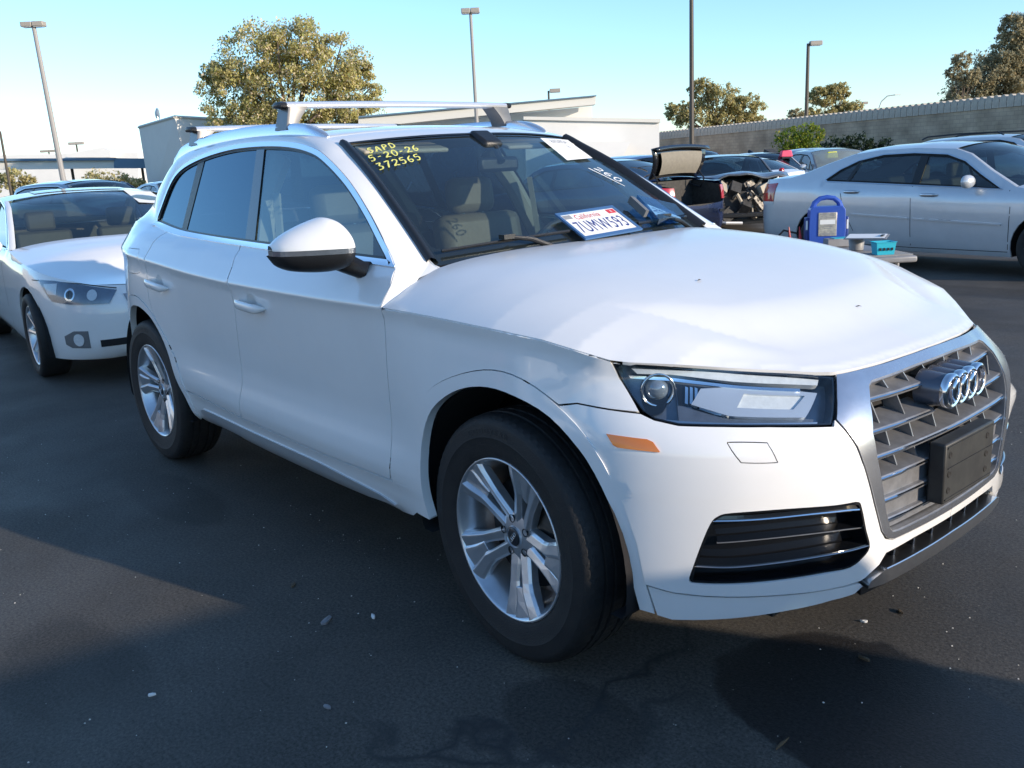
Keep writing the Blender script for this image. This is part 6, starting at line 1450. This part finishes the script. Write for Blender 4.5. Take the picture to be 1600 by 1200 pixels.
for a, b in (((1170, 236), (1218, 262)), ((1172, 238), (1165, 258)), ((1166, 252), (1215, 268)), ((1190, 240), (1240, 250)), ((1180, 246), (1228, 240)), ((1205, 262), (1170, 262))):
    mm = MB(); p0 = W(*a, 24)-np.array(wf.location); p1 = W(*b, 23.5)-np.array(wf.location); mm.tube([p0, (p0+p1)/2+rg.normal(size=3)*.06, p1], .045, 6); mm.build('bent_pillar', 'black_trim' if rg.random() < .6 else 'satin_metal', wf, smooth=True)
mm = MB(); p0 = W(1190, 258, 24)-np.array(wf.location)
for k in range(9): mm.box(p0+rg.normal(size=3)*[.4, .4, .12], (.35, .3, .14), rot=Matrix.Rotation(rg.random()*2, 3, 'Z') @ Matrix.Rotation(rg.random(), 3, 'X'))
tag(mm.build('torn_metal', 'engine_dark', wf), kind='stuff')
def marker(px, py, d, mat, label):
    q = W(px, py, d); r_ = empty('roof_marker', (q[0], q[1], q[2]), math.atan2(_r2.y, _r2.x), label=label, cat='marker')
    m = MB(); m.box((0, 0, 0), (.30, .22, .16), taper=.8); m.build('shell', mat, r_, bevel=.02); m = MB(); m.box((0, 0, -.1), (.24, .18, .04)); m.build('magnet_base', 'black_trim', r_)
marker(1228, 240, 23, 'marker_pink', 'pink roof marker box standing on the crushed grey car'); marker(1299, 242, 23, 'marker_yellow_box', 'yellow roof marker box on the car beneath the ivy')
m = MB(); q = W(1221, 272, 19); rl = empty('red_lamp', (q[0], q[1], q[2]), label='small red lamp at the corner of a wrecked car left of the silver blue sedan', cat='tail light'); m.box((0, 0, 0), (.10, .10, .26)); m.build('lens', 'red_lens', rl, bevel=.03)
carq('sedan', dict(IMP, mat='silver_paint'), 1305, 30, R(180), 'low silver car roof under the yellow marker', 'car', z=-.02)
sv, _ = carq('wagon', dict(WAG, mat='silver_paint'), 1500, 22, R(-12), 'silver wagon with black roof rails behind the silver blue sedan', 'car', z=-.02)
for sy in (-.58, .58):
    m = MB(); m.tube([(1.4, sy, 1.54), (1.25, sy, 1.60), (.3, sy, 1.61), (-.55, sy, 1.58), (-.7, sy, 1.52)], .02, 6); m.build('roof_rail', 'black_trim', sv, smooth=True)
carq('sedan', dict(IMP, mat='silver_paint'), 1640, 19, R(-20), 'pale silver car cut by the right edge behind the windshield of the silver blue sedan', 'car', z=-.02)
carq('wagon', dict(WAG, mat='blue_paint'), 1690, 27, R(-20), 'dark blue car just entering the frame at the right edge', 'car', z=.25)
# left background
carq('wagon', dict(WAG, mat='navy_paint', glass='dark_car_glass'), 95, 21, R(10), 'dark blue wagon behind the white sedan at the left', 'car', z=.02)
carq('sedan', dict(IMP, mat='grey_paint'), 250, 30, R(0), 'dark grey car between the golden tree and the white crossover, mostly hidden', 'car', z=.0)
# ---- cart with jump starter
ct_z = .60
pa_ = W(1268, 372, 8.45); pb_ = W(1388, 403, 6.85); cc_ = (pa_+pb_)/2; cd_ = pb_-pa_; CL = float(np.hypot(cd_[0], cd_[1])); CR = math.atan2(cd_[1], cd_[0])
ct = empty('tool_cart', (cc_[0], cc_[1], 0), CR, label='grey plastic tool cart behind the hood of the white crossover', cat='cart')
m = MB(); m.box((0, 0, ct_z-.03), (CL, .46, .05)); dk = m.build('deck', 'cart_grey', ct, bevel=.015)
for i in range(8): m = MB(); m.box((CL/2-.05-.045*i, 0, ct_z+.0), (.018, .42, .014)); m.build('rib', 'cart_grey', dk)
for x in (-CL/2+.08, CL/2-.25):
    for y in (-.18, .18): m = MB(); m.tube([(x, y, .08), (x, y, ct_z-.05)], .022, 8); m.build('leg', 'cart_grey', ct, smooth=True); o = lathe('caster', [(0, -.02), (.05, -.02), (.055, 0), (.05, .02), (0, .02)], 'rubber', ct, n=20); o.location = (x, y, .055)
m = MB(); m.box((0, 0, .2), (CL-.1, .42, .03)); m.build('lower_shelf', 'cart_grey', ct, bevel=.01)
jq = W(1290, 372, 8.0); js = empty('jump_starter', (jq[0], jq[1], ct_z), R(-2+20), label='blue portable jump starter with carry handle standing on the cart', cat='jump starter')
js.rotation_euler = (0, R(0), math.atan2(_r2.y, _r2.x)-R(10))
W_, H_2 = .30, .40
body = [(-.5*W_, 0), (.5*W_, 0), (.52*W_, .12), (.50*W_, .30), (.42*W_, .33), (-.42*W_, .33), (-.50*W_, .30), (-.52*W_, .12)]
rows = [[(x, y, z) for x, z in body] for y in (-.075, -.068, .068, .075)]
o = gridmesh('case', np.array(rows), 'starter_blue', js, closev=True, cap=True, smooth=False); fixn(o); md = o.modifiers.new('b', 'BEVEL'); md.width = .006; md.segments = 2
hp_ = [(-.40*W_, 0, .31), (-.34*W_, 0, .36), (-.20*W_, 0, .395), (0, 0, .405), (.20*W_, 0, .395), (.34*W_, 0, .36), (.40*W_, 0, .31)]
m = MB(); m.tube(hp_, [.026, .024, .022, .022, .022, .024, .026], 10); m.build('handle', 'starter_blue', js, smooth=True)
m = MB(); m.box((.0, -.079, .175), (.155, .006, .205)); lb = m.build('label_plate', 'label_foil', js, bevel=.003)
for i, (z, w__) in enumerate([(.262, .13), (.248, .12), (.232, .13), (.155, .08), (.14, .06), (.095, .12), (.085, .11)]): m = MB(); m.box((-.0, -.0828, z), (w__, .001, .0045)); m.build('print_line', 'ink_grey', lb)
m = MB(); m.box((0, -.0828, .195), (.13, .001, .04)); m.build('white_band', 'paper', lb)
for sx in (-1, 1): m = MB(); m.box((sx*.165, -.0, .12), (.035, .11, .23)); hl_ = m.build('clamp_holster', 'bin_blue_dark', js, bevel=.008); m = MB(); m.box((sx*.172, -.058, .17), (.015, .004, .08)); m.build('sticker', 'paper', hl_)
m = MB(); m.tube([(-.17, .0, .02), (-.25, .0, .10), (-.36, 0, .13), (-.44, 0, .05), (-.40, 0, -.02)], .010, 6); m.build('cable', 'cable_black', js, smooth=True)
for dx in (-.24, -.33): m = MB(); m.tube([(dx, -.02, .0), (dx+.02, -.02, .06), (dx+.01, -.02, .16)], [.016, .014, .004], 6); m.build('clamp', 'clamp_red', js, smooth=True)
def rel(px, py, d): return W(px, py, d)
# basket, bins and clipboard on the cart
q = rel(1380, 390, 6.95); bk = empty('basket', (q[0], q[1], ct_z), math.atan2(_r2.y, _r2.x), label='turquoise plastic basket with cut holes at the right end of the cart', cat='basket')
rows = [[(x*s_, y*s_, z) for x, y in ((-.075, -.06), (.075, -.06), (.075, .06), (-.075, .06))] for z, s_ in ((0, .85), (.10, 1.0), (.105, 1.08), (.10, 1.08))]
o = gridmesh('basket_wall', np.array(rows), 'basket_blue', bk, closev=True, smooth=False); m = MB(); m.box((0, 0, .006), (.12, .10, .004)); m.build('basket_floor', 'basket_blue', bk)
for i in range(4): m = MB(); m.box((-.045+.03*i, -.060, .05), (.014, .006, .02)); m.build('hole', 'seam_dark', bk)
q = rel(1338, 388, 7.4); bn = empty('bin', (q[0], q[1], ct_z), 0, label='dark grey round cup bin in the middle of the cart', cat='bin'); lathe('bin_wall', [(.055, 0), (.065, .11), (.062, .11), (.052, .005), (0, .005)], 'cart_grey', bn, n=24, axis='z')
q = rel(1306, 386, 7.75); bn2 = empty('tray', (q[0], q[1], ct_z), math.atan2(_r2.y, _r2.x), label='dark tray with a turquoise rim in front of the jump starter', cat='tray'); m = MB(); m.box((0, -.02, .035), (.20, .12, .07)); m.build('tray_body', 'cart_grey', bn2, bevel=.008); m = MB(); m.box((.03, -.02, .073), (.14, .11, .006)); m.build('tray_rim', 'basket_blue', bn2)
q = rel(1354, 372, 7.25); cl_ = empty('clipboard', (q[0], q[1], ct_z+.115), R(20), label='clipboard with white paper lying over the bins on the cart', cat='clipboard'); m = MB(); m.box((0, 0, .0), (.32, .23, .005), rot=Matrix.Rotation(.07, 3, 'X')); m.build('board', 'cart_grey', cl_); m = MB(); m.box((0, 0, .006), (.29, .21, .002), rot=Matrix.Rotation(.07, 3, 'X')); m.build('sheet', 'paper', cl_)
m = MB(); m.box((.12, 0, .012), (.02, .10, .008)); m.build('clip', 'black_trim', cl_)
# ---- litter on the asphalt
rg = np.random.default_rng(9)
for i, (px, py, s_, mt, lb_) in enumerate([(510, 971, .030, 'cart_grey', 'torn grey label scrap left of the front tyre'), (583, 964, .016, 'litter_white', 'pair of white crumbs right of the grey label scrap'), (458, 915, .018, 'leaf_dry', 'dark curled leaf left of the grey label scrap'), (237, 1087, .012, 'litter_white', 'white scrap at the lower left'), (511, 1106, .014, 'cart_grey', 'pale scrap at the bottom centre'), (1350, 1030, .018, 'leaf_dry', 'dry leaf on the oil stain'), (1222, 1163, .03, 'leaf_dry', 'thin twig at the bottom right'), (1407, 957, .014, 'leaf_dry', 'tan cigarette butt right of the bumper'), (1350, 972, .010, 'litter_white', 'small crumb in front of the bumper'), (63, 556, .03, 'litter_white', 'pale scrap by the wheel of the white sedan')]):
    q = GP(px, py); m = MB(); a = rg.random()*6; s2 = s_*(.4 if i not in (6,) else .12)
    n = 7; V = [(math.cos(2*math.pi*k/n)*s_*(.8+.4*rg.random()), math.sin(2*math.pi*k/n)*s2*(.8+.4*rg.random()), .004+.004*rg.random()) for k in range(n)]+[(0, 0, .008)]
    V2 = [(v[0], v[1], 0.0005) for v in V[:n]]
    m.add(V+V2, [(k, (k+1) % n, n) for k in range(n)]+[(k, n+1+k, n+1+(k+1) % n, (k+1) % n) for k in range(n)]); o = m.build('litter', mt); o.location = (q[0], q[1], 0); o.rotation_euler = (0, 0, a); tag(o, lb_, 'litter')
V, F = [], []
for k in range(1500):
    x, y = -4+7*rg.random(), -3+7*rg.random(); s_ = .0012+.0025*rg.random()**2; a = rg.random()*6; j = len(V)
    for t in range(4): V.append((x+s_*math.cos(a+t*1.57), y+s_*math.sin(a+t*1.57), .0))
    V.append((x, y, s_*.9)); F += [(j+t, j+(t+1) % 4, j+4) for t in range(4)]
o = mesh('grit', V, F, 'fascia_cream', None, False); tag(o, 'pale grit specks scattered over the asphalt', 'grit', kind='stuff')
for hx_, hy_, lb_ in ((.22, -.30, 'tiny dry leaf bit lying in the middle of the hood'), (.55, .02, 'tiny dark leaf bit lying on the hood above the badge')):
    q = HD(np.array([[hx_, hy_]]))[0]; m = MB(); m.add([(-.011, -.002, .001), (0, -.004, .003), (.012, 0, .001), (0, .004, .003), (0, 0, .0055)], [(0, 1, 4), (1, 2, 4), (2, 3, 4), (3, 0, 4), (3, 2, 1, 0)]); o = m.build('leaf_bit', 'leaf_dry'); o.location = q+[0, 0, .001]; o.rotation_euler = (0, 0, hx_*7); tag(o, lb_, 'leaf')
# ---- unseen building added behind the photographer to bounce fill light
bb = empty('building', (0, 0, 0), label='long low white building added unseen behind the camera to fill the shaded doors', cat='building'); m = MB(); m.box((-9, -27, 2.4), (80, 1, 5.0), rz=R(-25)); m.build('walls', 'stucco_grey', bb)
for o in MIR: mir(o)
